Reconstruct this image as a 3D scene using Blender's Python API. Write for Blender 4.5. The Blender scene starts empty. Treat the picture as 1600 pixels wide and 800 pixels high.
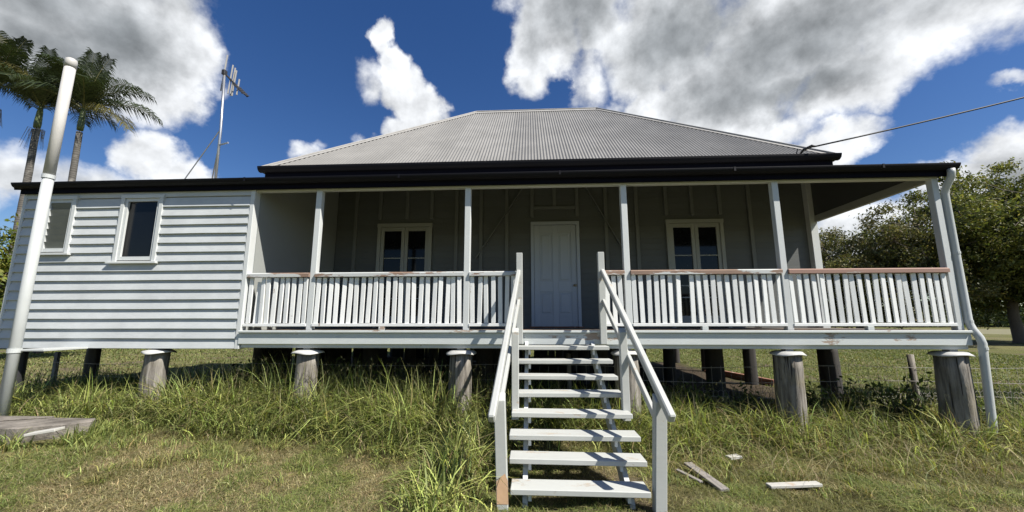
import bpy, bmesh, math, random
import numpy as np
from mathutils import Vector, Matrix
random.seed(7); rng = np.random.default_rng(7)
R = math.radians
sc = bpy.context.scene
col = sc.collection
# ------------------------------------------------------------------ camera
# world: X along the facade, Y into the house, Z up; Z = 0 is the verandah floor
cd = bpy.data.cameras.new('camera'); cam = bpy.data.objects.new('camera', cd); col.objects.link(cam)
cd.sensor_width = 36; cd.lens = 36 * 588.86 / 1600; cd.shift_y = 11.92 / 1600
cd.clip_start = .05; cd.clip_end = 5000
cam.location = (3.545, -5.910, .1286)
pit, yaw, rol = .1537, .0510, -.0011
fw = Vector((-math.sin(yaw) * math.cos(pit), math.cos(yaw) * math.cos(pit), math.sin(pit)))
r0 = Vector((math.cos(yaw), math.sin(yaw), 0)); u0 = r0.cross(fw)
rr = r0 * math.cos(rol) + u0 * math.sin(rol); uu = u0 * math.cos(rol) - r0 * math.sin(rol)
cam.rotation_euler = Matrix((rr, uu, -fw)).transposed().to_euler()
sc.camera = cam
# ------------------------------------------------------------------ light
SUN = Vector((.74, -.40, 1.0))
sun_el = math.atan2(SUN.z, math.hypot(SUN.x, SUN.y)); sun_az = math.atan2(SUN.x, SUN.y)
SKY = .054
w = bpy.data.worlds.new('World'); sc.world = w; w.use_nodes = True
nt = w.node_tree; N = nt.nodes; L = nt.links
def nd(t, **k):
    n = N.new(t)
    for a, b in k.items(): setattr(n, a, b)
    return n
def sset(n, i, v):
    if isinstance(v, bpy.types.NodeSocket): n.id_data.links.new(v, n.inputs[i])
    else: n.inputs[i].default_value = v
def M_(op, a, b=None, c=None, tree=None, clamp=False):
    n = (tree or nt).nodes.new('ShaderNodeMath'); n.operation = op; n.use_clamp = clamp
    for i, v in enumerate((a, b, c)):
        if v is not None: sset(n, i, v)
    return n.outputs[0]
def V_(op, a, b=None, c=None, out=0):
    n = nt.nodes.new('ShaderNodeVectorMath'); n.operation = op
    for i, v in enumerate((a, b, c)):
        if v is not None: sset(n, i, v)
    return n.outputs[out]
def SM(x, lo, hi, tree=None):
    n = (tree or nt).nodes.new('ShaderNodeMapRange'); n.interpolation_type = 'SMOOTHSTEP'
    sset(n, 0, x); n.inputs[1].default_value = lo; n.inputs[2].default_value = hi
    return n.outputs[0]
def NZ(vec, scale, detail=6, rough=.55, tree=None, out=0, lac=2.0):
    n = (tree or nt).nodes.new('ShaderNodeTexNoise')
    if vec is not None: (tree or nt).links.new(vec, n.inputs['Vector'])
    n.inputs['Scale'].default_value = scale; n.inputs['Detail'].default_value = detail
    n.inputs['Roughness'].default_value = rough; n.inputs['Lacunarity'].default_value = lac
    return n.outputs[out]
sky = nd('ShaderNodeTexSky', sky_type='NISHITA', sun_disc=False)
sky.sun_elevation = sun_el; sky.sun_rotation = sun_az
sky.altitude = 50; sky.air_density = 1.0; sky.dust_density = .3; sky.ozone_density = 2.0
hs = nd('ShaderNodeHueSaturation'); L.new(sky.outputs[0], hs.inputs['Color']); hs.inputs['Saturation'].default_value = 1.30; hs.inputs['Hue'].default_value = .512; hs.inputs['Value'].default_value = 1.2
dirv = nd('ShaderNodeTexCoord').outputs['Generated']
sx = nd('ShaderNodeSeparateXYZ'); L.new(dirv, sx.inputs[0])
az = M_('ARCTAN2', sx.outputs[0], sx.outputs[1]); el = M_('ARCSINE', sx.outputs[2])
flat = nd('ShaderNodeCombineXYZ'); L.new(az, flat.inputs[0]); L.new(el, flat.inputs[1])
wp = V_('ADD', V_('MULTIPLY', V_('SUBTRACT', NZ(dirv, 5.5, 3, .6, out=1), (.5, .5, .5)), (.13, .09, 0)),
        V_('MULTIPLY', V_('SUBTRACT', NZ(dirv, 24, 4, .6, out=1), (.5, .5, .5)), (.055, .05, 0)))
P2 = V_('ADD', flat.outputs[0], wp)
def field(blobs):
    cur = None
    for a, e, ra, re, wt in blobs:
        a, e, ra, re = R(a), R(e), R(ra), R(re)
        q = V_('MULTIPLY_ADD', P2, (1 / ra, 1 / re, 0), (-a / ra, -e / re, 0))
        d = V_('DOT_PRODUCT', q, q, out=1)
        v = M_('MULTIPLY_ADD', d, -wt, wt)
        cur = v if cur is None else M_('SMOOTH_MAX', cur, v, .12)
    return cur
# cumulus: azimuth, elevation, half-widths (degrees), weight
clouds = [(9.6, 34.0, 4.5, 4.5, .30), (33.5, 25.4, 3, 1.5, .3), (-20.5, 22.5, 3, 1.4, .25), (11.5, 40.5, 7, 3.6, .8), (15.5, 33.5, 3, 4, .55), (-36, 13, 6, 2.6, .35), (-58, 26.5, 11, 6.0, 1), (-50, 25.0, 6, 4.5, .9), (4.5, 39.5, 5, 5, .9), (-60, 31, 13, 6.5, 1), (-52, 31, 9, 7, 1), (-47, 29.5, 5.6, 7.5, 1), (-68, 27, 12, 7, .9), (-56, 38, 12, 8, 1), (-46.5, 24.5, 4, 4, .8),
          (-47.8, 17.6, 3.6, 3.2, .9), (-44.8, 16.0, 2.4, 2.8, .8), (-54, 13.2, 9, 3.0, .7), (-64, 13.0, 8, 4.2, .7), (-40, 10, 8, 3, .5),
          (-24.6, 37.8, 1.7, 2.6, .8), (-22.4, 35.2, 2.6, 2.6, .8), (-20.2, 32.4, 3.6, 3.2, .9), (-17.6, 29.6, 4.0, 4.2, 1), (-19.4, 26.5, 3.6, 3, .9), (-25.4, 31.5, 2.2, 2.2, .22),
          (-33, 22.4, 2.8, 1.7, .5), (-25.5, 25.2, 2.4, 1.4, .5), (-31, 23.6, 1.6, 1.0, .3),
          (1.2, 39.0, 4.6, 7, .9), (8, 45, 12, 7, 1), (22, 38, 11, 9, 1), (37, 34, 15, 9, 1), (30, 29, 11, 6, 1), (41, 26, 8, 4.2, 1), (51, 31, 12, 7, 1), (66, 32, 12, 8, 1),
          (19.4, 29.4, 4.4, 4.0, .9), (13.8, 30.0, 2.6, 1.8, .4), (32, 23.2, 8, 3.0, .8), (39.5, 20.6, 5.4, 2.8, .9), (26, 25.5, 6, 4, .9),
          (53, 14.5, 4.4, 3.6, .9), (48.6, 13.2, 4.4, 2.6, .8), (42, 10.5, 8, 4.0, .9), (36, 8, 8, 4, .7), (62, 12, 8, 6, .8), (53.5, 21.6, 2.4, .7, .3)]
thick = [(-58, 25.5, 9, 4.4, .9), (-60, 31, 11, 6, 1), (-52, 29, 7, 5, 1), (-56, 38, 12, 8, 1), (24, 37, 11, 6.5, 1), (36, 32, 13, 5.6, 1), (36, 27.2, 9, 2.6, .9), (29, 29, 8, 4, .8), (52, 32, 10, 4, .7), (8, 43, 10, 6, .9), (1.5, 40, 3, 4.5, .5), (66, 31, 10, 6, .9), (-54, 12.6, 8, 1.6, .4), (42, 9.2, 8, 2.2, .5), (53.5, 13.2, 4, 2.2, .6)]
holes = [(6.0, 33.0, 2.0, 2.0, .3)]
fb = NZ(dirv, 8.0, 10, .56); fb0 = M_('SUBTRACT', fb, .5)
fb2 = NZ(V_('ADD', dirv, tuple(SUN.normalized() * .03)), 8.0, 10, .56)
relief = M_('SUBTRACT', fb, fb2)
inframe = M_('MULTIPLY', M_('MULTIPLY', SM(az, R(-80), R(-66)), SM(az, R(72), R(60))), SM(el, R(55), R(47)))
wild = M_('SUBTRACT', M_('MULTIPLY_ADD', NZ(dirv, 2.3, 5, .5), 5.0, -3.1), M_('MULTIPLY', inframe, 6))
cov = M_('MAXIMUM', M_('SUBTRACT', field(clouds), M_('MULTIPLY', M_('MAXIMUM', field(holes), 0.0), 1.5)), wild)
dens = M_('MULTIPLY_ADD', fb0, 1.9, cov)
alpha = M_('MULTIPLY', SM(dens, -.08, .62), SM(el, R(-1), R(2)))
tk = M_('MAXIMUM', field(thick), M_('MULTIPLY', wild, .6))
tk = SM(M_('ADD', M_('MULTIPLY_ADD', fb0, 1.1, tk), M_('MULTIPLY', relief, -1.2)), -.55, 1.35)
lum = M_('MULTIPLY_ADD', relief, 1.7, 0)
ccol = nd('ShaderNodeMix', data_type='RGBA'); L.new(tk, ccol.inputs[0])
ccol.inputs[6].default_value = (.565, .58, .60, 1); ccol.inputs[7].default_value = (.155, .17, .183, 1)
csum = V_('MULTIPLY', V_('MULTIPLY', ccol.outputs[2], (1, 1, 1)), V_('ADD', nd('ShaderNodeCombineXYZ').outputs[0], (1, 1, 1)))
shade = M_('ADD', 1.0, lum); cs = nd('ShaderNodeCombineXYZ')
for i in range(3): L.new(shade, cs.inputs[i])
csum = V_('MULTIPLY', V_('MULTIPLY', ccol.outputs[2], cs.outputs[0]), (1 / SKY,) * 3)
mx = nd('ShaderNodeMix', data_type='RGBA'); L.new(alpha, mx.inputs[0]); L.new(hs.outputs[0], mx.inputs[6]); L.new(csum, mx.inputs[7])
L.new(mx.outputs[2], N['Background'].inputs[0]); N['Background'].inputs[1].default_value = SKY
w.cycles.sampling_method = 'MANUAL'; w.cycles.sample_map_resolution = 512
sd = bpy.data.lights.new('sun', 'SUN'); so = bpy.data.objects.new('sun', sd); col.objects.link(so)
sd.energy = 5.0; sd.angle = R(.53); sd.color = (1, .95, .87)
so.rotation_euler = (-SUN).to_track_quat('-Z', 'Y').to_euler(); so.location = SUN * 40
vs = sc.view_settings; vs.view_transform = 'Standard'; vs.look = 'None'; vs.gamma = 1; vs.exposure = .70; vs.use_curve_mapping = False
sc.cycles.max_bounces = 6; sc.cycles.diffuse_bounces = 3; sc.cycles.transparent_max_bounces = 6

# ------------------------------------------------------------------ materials
MT = {}
def mat_base(name):
    m = bpy.data.materials.new(name); m.use_nodes = True; t = m.node_tree
    b = t.nodes['Principled BSDF']; MT[name] = m
    pos = t.nodes.new('ShaderNodeNewGeometry').outputs['Position']
    return m, t, b, pos
def vmul(t, v, s):
    n = t.nodes.new('ShaderNodeVectorMath'); n.operation = 'MULTIPLY'; t.links.new(v, n.inputs[0]); n.inputs[1].default_value = s; return n.outputs[0]
def mix(t, f, a, b, mode='MIX'):
    n = t.nodes.new('ShaderNodeMix'); n.data_type = 'RGBA'; n.blend_type = mode
    for i, v in ((0, f), (6, a), (7, b)):
        if isinstance(v, bpy.types.NodeSocket): t.links.new(v, n.inputs[i])
        else: n.inputs[i].default_value = (*v, 1) if isinstance(v, tuple) and len(v) == 3 else v
    return n.outputs[2]
def bump(t, b, h, st, dist=.01):
    n = t.nodes.new('ShaderNodeBump'); n.inputs['Strength'].default_value = st; n.inputs['Distance'].default_value = dist
    t.links.new(h, n.inputs['Height']); t.links.new(n.outputs[0], b.inputs['Normal'])
def paint(name, c, rough=.55, wear=None, wood=(.20, .16, .125), stretch=(1, 1, 1), dirt=.16, chip=3.0, spec=.4):
    m, t, b, pos = mat_base(name); b.inputs['Specular IOR Level'].default_value = spec
    p = vmul(t, pos, stretch)
    big = NZ(pos, 1.7, 4, .6, t); fine = NZ(p, 28, 4, .7, t)
    rnd = t.nodes.new('ShaderNodeObjectInfo').outputs['Random']
    k = M_('ADD', M_('MULTIPLY_ADD', big, dirt, 1 - dirt * .5), M_('MULTIPLY_ADD', fine, dirt * .5, -dirt * .25), tree=t) if False else None
    a = M_('MULTIPLY_ADD', big, dirt * 1.3, 1 - dirt * .7, tree=t)
    a = M_('ADD', a, M_('MULTIPLY_ADD', fine, dirt * .8, -dirt * .4, tree=t), tree=t)
    a = M_('ADD', a, M_('MULTIPLY_ADD', rnd, .10, -.05, tree=t), tree=t)
    vec = t.nodes.new('ShaderNodeCombineXYZ')
    for i in range(3): t.links.new(a, vec.inputs[i])
    cc = mix(t, 1.0, c, vec.outputs[0], 'MULTIPLY')
    hgt = fine
    if wear is not None:
        ws = NZ(vmul(t, pos, tuple(s * chip for s in stretch)), 1.0, 7, .68, t)
        f = SM(ws, wear, wear + .035, t)
        wn = NZ(vmul(t, pos, tuple(s * 14 for s in stretch)), 1, 4, .6, t)
        wc = mix(t, wn, wood, tuple(x * 1.9 for x in wood))
        cc = mix(t, f, cc, wc)
        hgt = M_('SUBTRACT', M_('MULTIPLY', fine, .5, tree=t), f, tree=t)
    t.links.new(cc, b.inputs['Base Color']); b.inputs['Roughness'].default_value = rough
    bump(t, b, hgt, .35, .004)
    return m
paint('wall_paint', (.485, .508, .508), .6, .735, wood=(.22, .2, .18), chip=6, dirt=.32, stretch=(.25, 1, 1))
paint('trim_paint', (.56, .58, .57), .5, .70, stretch=(1, 1, .5), dirt=.14)
paint('baluster_paint', (.74, .75, .735), .5, .66, stretch=(1, 1, .3), dirt=.2, chip=9)
paint('stair_paint', (.43, .44, .415), .55, .60, wood=(.26, .23, .19), stretch=(.35, 1, 1), dirt=.18, chip=7)
paint('bare_post_paint', (.62, .40, .24), .7, None, dirt=.3)
paint('rail_paint', (.52, .535, .52), .55, .52, wood=(.17, .115, .085), stretch=(.22, 1, 1), chip=4)
paint('rail_worn', (.30, .185, .145), .65, .62, wood=(.33, .30, .27), stretch=(.2, 1, 1), chip=5)
paint('edge_paint', (.55, .58, .565), .55, .61, wood=(.24, .19, .15), stretch=(.25, 1, 1), chip=5)
paint('verandah_shade_paint', (.115, .122, .118), .6, None, dirt=.12)  # outer wall paint darkened: the verandah shade is put into the colour
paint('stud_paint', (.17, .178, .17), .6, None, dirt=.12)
paint('partition_paint', (.30, .315, .30), .6, None, dirt=.1)
paint('door_paint', (.44, .48, .535), .45, None, dirt=.08)
paint('frame_paint', (.34, .35, .32), .5, None, dirt=.1)
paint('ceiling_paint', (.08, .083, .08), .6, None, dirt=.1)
paint('pipe_paint', (.48, .50, .49), .45, None, dirt=.2, stretch=(2, 2, .3))
paint('pvc_white', (.50, .485, .455), .4, None, dirt=.24, stretch=(2, 2, .5))
paint('cap_white', (.48, .48, .455), .5, None, dirt=.35)
paint('gutter_black', (.006, .006, .009), .6, None, dirt=.3, spec=.18)
paint('fascia_navy', (.005, .005, .010), .8, None, dirt=.3, spec=.08)
paint('floor_timber', (.13, .115, .10), .7, .55, wood=(.20, .13, .09), dirt=.3)
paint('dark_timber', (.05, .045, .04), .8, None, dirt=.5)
paint('red_timber', (.24, .115, .075), .75, .6, wood=(.3, .25, .2), dirt=.4)
paint('grey_plank', (.24, .22, .20), .8, .6, wood=(.2, .17, .14), dirt=.4)
paint('white_plank', (.46, .45, .41), .7, .58, wood=(.3, .25, .2), dirt=.3)
paint('black_steel', (.03, .03, .033), .5, None, dirt=.4)
def mk_stump():
    m, t, b, pos = mat_base('stump_wood')
    g = NZ(vmul(t, pos, (16, 16, 1.6)), 1, 6, .65, t); g2 = NZ(pos, 3.2, 4, .6, t); ck = NZ(vmul(t, pos, (26, 26, 1.2)), 1, 3, .5, t)
    c = mix(t, SM(g, .3, .72, t), (.085, .073, .062), (.34, .315, .275))
    c = mix(t, SM(g2, .45, .75, t), c, (.20, .175, .12))
    c = mix(t, SM(ck, .62, .70, t), c, (.03, .025, .02))
    t.links.new(c, b.inputs['Base Color']); b.inputs['Roughness'].default_value = .9
    bump(t, b, M_('SUBTRACT', g, SM(ck, .6, .7, t), tree=t), .9, .02)
mk_stump()
def mk_roof():
    m, t, b, pos = mat_base('corrugated_iron')
    g = NZ(pos, 1.1, 5, .6, t); f = NZ(vmul(t, pos, (9, 1.2, 1.2)), 1, 5, .7, t)
    c = mix(t, SM(g, .3, .75, t), (.20, .195, .18), (.25, .243, .225)); c = mix(t, SM(f, .55, .8, t), c, (.16, .152, .137))
    sp = t.nodes.new('ShaderNodeSeparateXYZ'); t.links.new(pos, sp.inputs[0])
    wn = t.nodes.new('ShaderNodeTexWhiteNoise'); wn.noise_dimensions = '1D'; t.links.new(M_('FLOOR', M_('DIVIDE', sp.outputs[0], .762, tree=t), tree=t), wn.inputs['W'])
    k = M_('MULTIPLY_ADD', wn.outputs[0], .13, .935, tree=t); vec = t.nodes.new('ShaderNodeCombineXYZ')
    for i in range(3): t.links.new(k, vec.inputs[i])
    c = mix(t, 1.0, c, vec.outputs[0], 'MULTIPLY')
    t.links.new(c, b.inputs['Base Color']); b.inputs['Roughness'].default_value = .5; b.inputs['Metallic'].default_value = .15
mk_roof()
def mk_simple(name, c, rough=.5, metal=0, spec=.5):
    m, t, b, pos = mat_base(name)
    g = NZ(pos, 6, 4, .6, t)
    t.links.new(mix(t, g, tuple(x * .75 for x in c), tuple(min(1, x * 1.25) for x in c)), b.inputs['Base Color'])
    b.inputs['Roughness'].default_value = rough; b.inputs['Metallic'].default_value = metal; b.inputs['Specular IOR Level'].default_value = spec
mk_simple('flashing', (.33, .32, .30), .5)
mk_simple('galvanised', (.42, .43, .44), .4, .8)
mk_simple('wire_grey', (.40, .37, .33), .6, .2)
mk_simple('cable_black', (.02, .02, .02), .6)
mk_simple('glass_dark', (.006, .007, .008), .06, 0, .24)
mk_simple('louvre_glass', (.15, .16, .15), .25)
mk_simple('brass', (.30, .24, .14), .35, .8)
mk_simple('bark', (.13, .105, .085), .9)
def mk_concrete():
    m, t, b, pos = mat_base('concrete')
    g = NZ(pos, 2.5, 7, .65, t); f = NZ(pos, 40, 3, .6, t)
    c = mix(t, SM(g, .35, .65, t), (.085, .075, .062), (.24, .215, .185)); c = mix(t, SM(f, .55, .8, t), c, (.16, .14, .12))
    t.links.new(c, b.inputs['Base Color']); b.inputs['Roughness'].default_value = .9; bump(t, b, M_('ADD', g, f, tree=t), .6, .015)
mk_concrete()
def mk_palmtrunk():
    m, t, b, pos = mat_base('palm_trunk')
    wv = t.nodes.new('ShaderNodeTexWave'); wv.bands_direction = 'Z'; wv.inputs['Scale'].default_value = 2.6; wv.inputs['Distortion'].default_value = 4; t.links.new(pos, wv.inputs[0])
    c = mix(t, SM(wv.outputs[1], .1, .9, t), (.07, .064, .055), (.12, .11, .097)); c = mix(t, SM(NZ(pos, 3, 5, .6, t), .5, .75, t), c, (.24, .225, .20))
    t.links.new(c, b.inputs['Base Color']); b.inputs['Roughness'].default_value = .85
mk_palmtrunk()
def mk_leaf(name, trans=.35, rough=.55, spec=.4):
    m, t, b, pos = mat_base(name)
    at = t.nodes.new('ShaderNodeAttribute'); at.attribute_name = 'tint'
    tr = t.nodes.new('ShaderNodeBsdfTranslucent'); ms = t.nodes.new('ShaderNodeMixShader'); ms.inputs[0].default_value = trans
    t.links.new(at.outputs[0], b.inputs['Base Color']); t.links.new(mix(t, 1.0, at.outputs[0], (1.25, 1.3, .7), 'MULTIPLY'), tr.inputs[0])
    b.inputs['Roughness'].default_value = rough; b.inputs['Specular IOR Level'].default_value = spec
    out = t.nodes['Material Output']; t.links.new(b.outputs[0], ms.inputs[1]); t.links.new(tr.outputs[0], ms.inputs[2]); t.links.new(ms.outputs[0], out.inputs[0])
mk_leaf('grass_blade', .3, .6, .3); mk_leaf('tree_leaf', .28, .55, .25); mk_leaf('palm_leaf', .18, .42, .5)
def mk_ground():
    m, t, b, pos = mat_base('lawn_ground')
    g = NZ(pos, .55, 6, .62, t); f = NZ(pos, 9, 6, .7, t); f2 = NZ(pos, 60, 3, .7, t); far = NZ(pos, .06, 5, .6, t)
    gr = mix(t, SM(f, .35, .7, t), (.065, .08, .02), (.13, .135, .045))
    gr = mix(t, SM(far, .42, .62, t), gr, (.16, .15, .065))
    c = mix(t, SM(g, .50, .66, t), gr, mix(t, f2, (.085, .066, .045), (.16, .128, .09)))
    # bare earth beneath the house where no grass grows, colour darkened for shade
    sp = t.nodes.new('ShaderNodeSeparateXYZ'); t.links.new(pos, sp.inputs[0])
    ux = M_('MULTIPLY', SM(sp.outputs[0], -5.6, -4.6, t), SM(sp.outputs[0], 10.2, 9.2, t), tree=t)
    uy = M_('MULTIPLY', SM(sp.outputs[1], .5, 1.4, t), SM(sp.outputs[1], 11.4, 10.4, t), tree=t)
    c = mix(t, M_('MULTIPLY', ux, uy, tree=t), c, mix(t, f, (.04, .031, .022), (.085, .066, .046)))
    t.links.new(c, b.inputs['Base Color']); b.inputs['Roughness'].default_value = 1; b.inputs['Specular IOR Level'].default_value = .1
    bump(t, b, M_('ADD', f, f2, tree=t), .7, .04)
mk_ground()
def mk_field():
    m, t, b, pos = mat_base('dry_field')
    c = mix(t, NZ(pos, .3, 5, .6, t), (.13, .125, .06), (.20, .18, .10))
    t.links.new(c, b.inputs['Base Color']); b.inputs['Roughness'].default_value = 1
mk_field()

# ------------------------------------------------------------------ mesh helpers
def tagd(o, label=None, cat=None, group=None, kind=None):
    for k, v in (('label', label), ('category', cat), ('group', group), ('kind', kind)):
        if v: o[k] = v
    return o
def thing(name, label, cat, loc=(0, 0, 0), group=None):
    o = bpy.data.objects.new(name, None); o.empty_display_size = .2; o.location = loc; col.objects.link(o)
    return tagd(o, label, cat, group)
def wloc(p):
    v = Vector((0, 0, 0))
    while p is not None: v += p.location; p = p.parent
    return v
def link(name, me, mat=None, parent=None, loc=None, rot=None):
    """mesh coordinates (or loc) are world ones; the parent chain holds translations only"""
    o = bpy.data.objects.new(name, me); col.objects.link(o)
    if mat and not me.materials: me.materials.append(MT[mat])
    o.location = Vector(loc or (0, 0, 0)) - (wloc(parent) if parent else Vector((0, 0, 0)))
    if rot: o.rotation_euler = rot
    if parent: o.parent = parent
    return o
class MB:
    def __init__(s): s.v = []; s.f = []
    def poly(s, vs, fs):
        k = len(s.v); s.v += [tuple(v) for v in vs]; s.f += [tuple(i + k for i in f) for f in fs]; return s
    def box(s, x0, x1, y0, y1, z0, z1):
        return s.poly([(x, y, z) for x in (x0, x1) for y in (y0, y1) for z in (z0, z1)],
                      [(0, 1, 3, 2), (4, 6, 7, 5), (0, 4, 5, 1), (2, 3, 7, 6), (0, 2, 6, 4), (1, 5, 7, 3)])
    def beam(s, a, b, wd, h, up=(0, 0, 1), side=None):
        a, b = Vector(a), Vector(b); d = (b - a).normalized()
        sd_ = d.cross(Vector(up)).normalized() if side is None else Vector(side).normalized()
        u_ = sd_.cross(d).normalized()
        vs = [p + sd_ * (i * wd / 2) + u_ * (j * h / 2) for p in (a, b) for i, j in ((-1, -1), (1, -1), (1, 1), (-1, 1))]
        return s.poly(vs, [(0, 3, 2, 1), (4, 5, 6, 7), (0, 1, 5, 4), (1, 2, 6, 5), (2, 3, 7, 6), (3, 0, 4, 7)])
    def prism(s, prof, a0, a1, axis='X'):
        """prof: (y,z) points extruded along X, or (x,z) along Y, or (x,y) along Z"""
        n = len(prof)
        def pt(p, a): return {'X': (a, p[0], p[1]), 'Y': (p[0], a, p[1]), 'Z': (p[0], p[1], a)}[axis]
        vs = [pt(p, a0) for p in prof] + [pt(p, a1) for p in prof]
        return s.poly(vs, [tuple(range(n))[::-1], tuple(range(n, 2 * n))] + [(i, (i + 1) % n, n + (i + 1) % n, n + i) for i in range(n)])
    def tube(s, path, rad, n=8, cap=True):
        path = [Vector(p) for p in path]; rad = rad if hasattr(rad, '__len__') else [rad] * len(path)
        k = len(s.v); pu = None
        for i, p in enumerate(path):
            d = (path[min(i + 1, len(path) - 1)] - path[max(i - 1, 0)]).normalized()
            if pu is None: pu = d.orthogonal().normalized()
            else: pu = (pu - d * pu.dot(d)).normalized()
            q = d.cross(pu)
            for j in range(n):
                a = 2 * math.pi * j / n; s.v.append(tuple(p + (pu * math.cos(a) + q * math.sin(a)) * rad[i]))
        for i in range(len(path) - 1):
            for j in range(n):
                s.f.append((k + i * n + j, k + i * n + (j + 1) % n, k + (i + 1) * n + (j + 1) % n, k + (i + 1) * n + j))
        if cap:
            s.f.append(tuple(k + j for j in range(n))[::-1]); e = k + (len(path) - 1) * n; s.f.append(tuple(e + j for j in range(n)))
        return s
    def mesh(s, name, bevel=0, smooth=False, fix=True):
        me = bpy.data.meshes.new(name); me.from_pydata(s.v, [], s.f)
        if fix or bevel:
            b = bmesh.new(); b.from_mesh(me)
            if fix: bmesh.ops.recalc_face_normals(b, faces=b.faces)
            if bevel: bmesh.ops.bevel(b, geom=b.edges[:], offset=bevel, segments=1, affect='EDGES', clamp_overlap=True)
            b.to_mesh(me); b.free()
        if smooth: me.polygons.foreach_set('use_smooth', [True] * len(me.polygons))
        return me
    def build(s, name, mat, parent=None, bevel=0, smooth=False, loc=None, fix=True):
        return link(name, s.mesh(name, bevel, smooth, fix), mat, parent, loc)
def box(name, mat, parent, x0, x1, y0, y1, z0, z1, bevel=.004):
    """a box whose origin is at its own base centre"""
    c = ((x0 + x1) / 2, (y0 + y1) / 2, z0)
    return MB().box(x0 - c[0], x1 - c[0], y0 - c[1], y1 - c[1], 0, z1 - z0).build(name, mat, parent, bevel, loc=c)
def jit(a): return random.uniform(-a, a)
def npmesh(name, V, F4=None, F3=None, tint=None, smooth=False):
    V = np.asarray(V, np.float32); me = bpy.data.meshes.new(name)
    n4 = 0 if F4 is None else len(F4); n3 = 0 if F3 is None else len(F3)
    me.vertices.add(len(V)); me.vertices.foreach_set('co', V.ravel())
    li = np.concatenate([np.asarray(F4, np.int32).ravel() if n4 else np.zeros(0, np.int32), np.asarray(F3, np.int32).ravel() if n3 else np.zeros(0, np.int32)])
    me.loops.add(len(li)); me.loops.foreach_set('vertex_index', li)
    st = np.concatenate([np.arange(n4) * 4, n4 * 4 + np.arange(n3) * 3]).astype(np.int32)
    me.polygons.add(n4 + n3); me.polygons.foreach_set('loop_start', st)
    if smooth: me.polygons.foreach_set('use_smooth', np.ones(n4 + n3, bool))
    if tint is not None:
        a = me.attributes.new('tint', 'FLOAT_COLOR', 'POINT'); c4 = np.ones((len(V), 4), np.float32); c4[:, :3] = tint; a.data.foreach_set('color', c4.ravel())
    me.update(calc_edges=True); me.validate()
    return me
# smooth value noise on numpy arrays
_G = rng.random((128, 128))
def vn(x, y, s=1.0, o=0.0):
    x = np.asarray(x) * s + 37.1 + o; y = np.asarray(y) * s + 11.7 + o * 1.7
    xi = np.floor(x).astype(int); yi = np.floor(y).astype(int); fx = x - xi; fy = y - yi
    fx = fx * fx * (3 - 2 * fx); fy = fy * fy * (3 - 2 * fy)
    g = lambda i, j: _G[i % 128, j % 128]
    return (g(xi, yi) * (1 - fx) + g(xi + 1, yi) * fx) * (1 - fy) + (g(xi, yi + 1) * (1 - fx) + g(xi + 1, yi + 1) * fx) * fy
def sst(x, a, b):
    t = np.clip((np.asarray(x, float) - a) / (b - a), 0, 1); return t * t * (3 - 2 * t)
def gz(x, y):
    z = -1.58 + .24 * sst(x, 2.5, -3.5) * sst(y, -9, -1) * sst(x, -40, -12)
    near = sst(np.hypot(np.asarray(x) - 3, np.asarray(y)), 40, 14)
    return z + near * (.07 * (vn(x, y, .9) - .5) + .035 * (vn(x, y, 3.1, 5) - .5)) - .35 * sst(np.hypot(np.asarray(x) - 3, np.asarray(y)), 30, 120)

# ------------------------------------------------------------------ ground
def make_ground():
    def axis(c, inner, n, outer, m):
        a = np.linspace(-inner, inner, n); b = inner * (outer / inner) ** (np.arange(1, m + 1) / m)
        return np.concatenate([-b[::-1], a, b]) + c
    xs = axis(3, 14, 190, 2500, 34); ys = axis(2, 14, 190, 2500, 34)
    X, Y = np.meshgrid(xs, ys); Z = gz(X, Y); nx, ny = len(xs), len(ys)
    V = np.stack([X.ravel(), Y.ravel(), Z.ravel()], 1)
    i = (np.arange(ny - 1)[:, None] * nx + np.arange(nx - 1)[None]).ravel()
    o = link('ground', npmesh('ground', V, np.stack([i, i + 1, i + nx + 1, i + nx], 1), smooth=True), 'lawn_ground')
    tagd(o, kind='structure')
make_ground()
f = MB().poly([(30, 60, -1.86), (130, 42, -1.86), (220, 90, -1.86), (60, 110, -1.86)], [(0, 1, 2, 3)]).build('field', 'dry_field', None, fix=False); tagd(f, kind='structure')

# ------------------------------------------------------------------ house
PX = [0, 2.519, 5.043, 7.411, 9.811]          # verandah post centres
WY = 2.62                                      # face of the verandah wall
XL, XR = -5.28, 9.84
RETX = -1.09                                   # partition at the left end of the verandah
house = thing('timber_house', 'pale grey weatherboard house on timber stumps with iron hip roof and front verandah', 'house', (3.5, 5, -1.55))
# --- floor
fl = MB()
x = RETX
while x < 9.86:
    x1 = min(x + .118, 9.87); e = jit(.006)
    fl.box(x, x1 - .003, -.048 + e * .3, WY, -.032 + jit(.0015), jit(.0015)); x = x1
box('nosing', 'edge_paint', house, RETX - .01, 9.875, -.082, -.052, -.034, .001, .006)
floor = fl.build('floor', 'floor_timber', house); floor['label'] = 'weathered timber verandah floor'
box('joist_board', 'edge_paint', house, RETX - .02, 9.885, -.045, -.008, -.212, -.036, .005)
box('bearer', 'trim_paint', house, RETX, 9.86, -.003, .10, -.272, -.04, .006)
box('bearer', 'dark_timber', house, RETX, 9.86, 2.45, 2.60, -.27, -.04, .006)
box('end_joist', 'trim_paint', house, 9.82, 9.872, .104, 2.44, -.215, -.036, .005)
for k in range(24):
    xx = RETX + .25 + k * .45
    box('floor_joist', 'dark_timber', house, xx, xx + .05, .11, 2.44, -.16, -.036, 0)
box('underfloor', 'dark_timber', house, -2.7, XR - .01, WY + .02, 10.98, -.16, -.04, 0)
box('underfloor', 'dark_timber', house, XL + .05, RETX - .06, .06, 6, -.2, -.12, 0)
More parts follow.
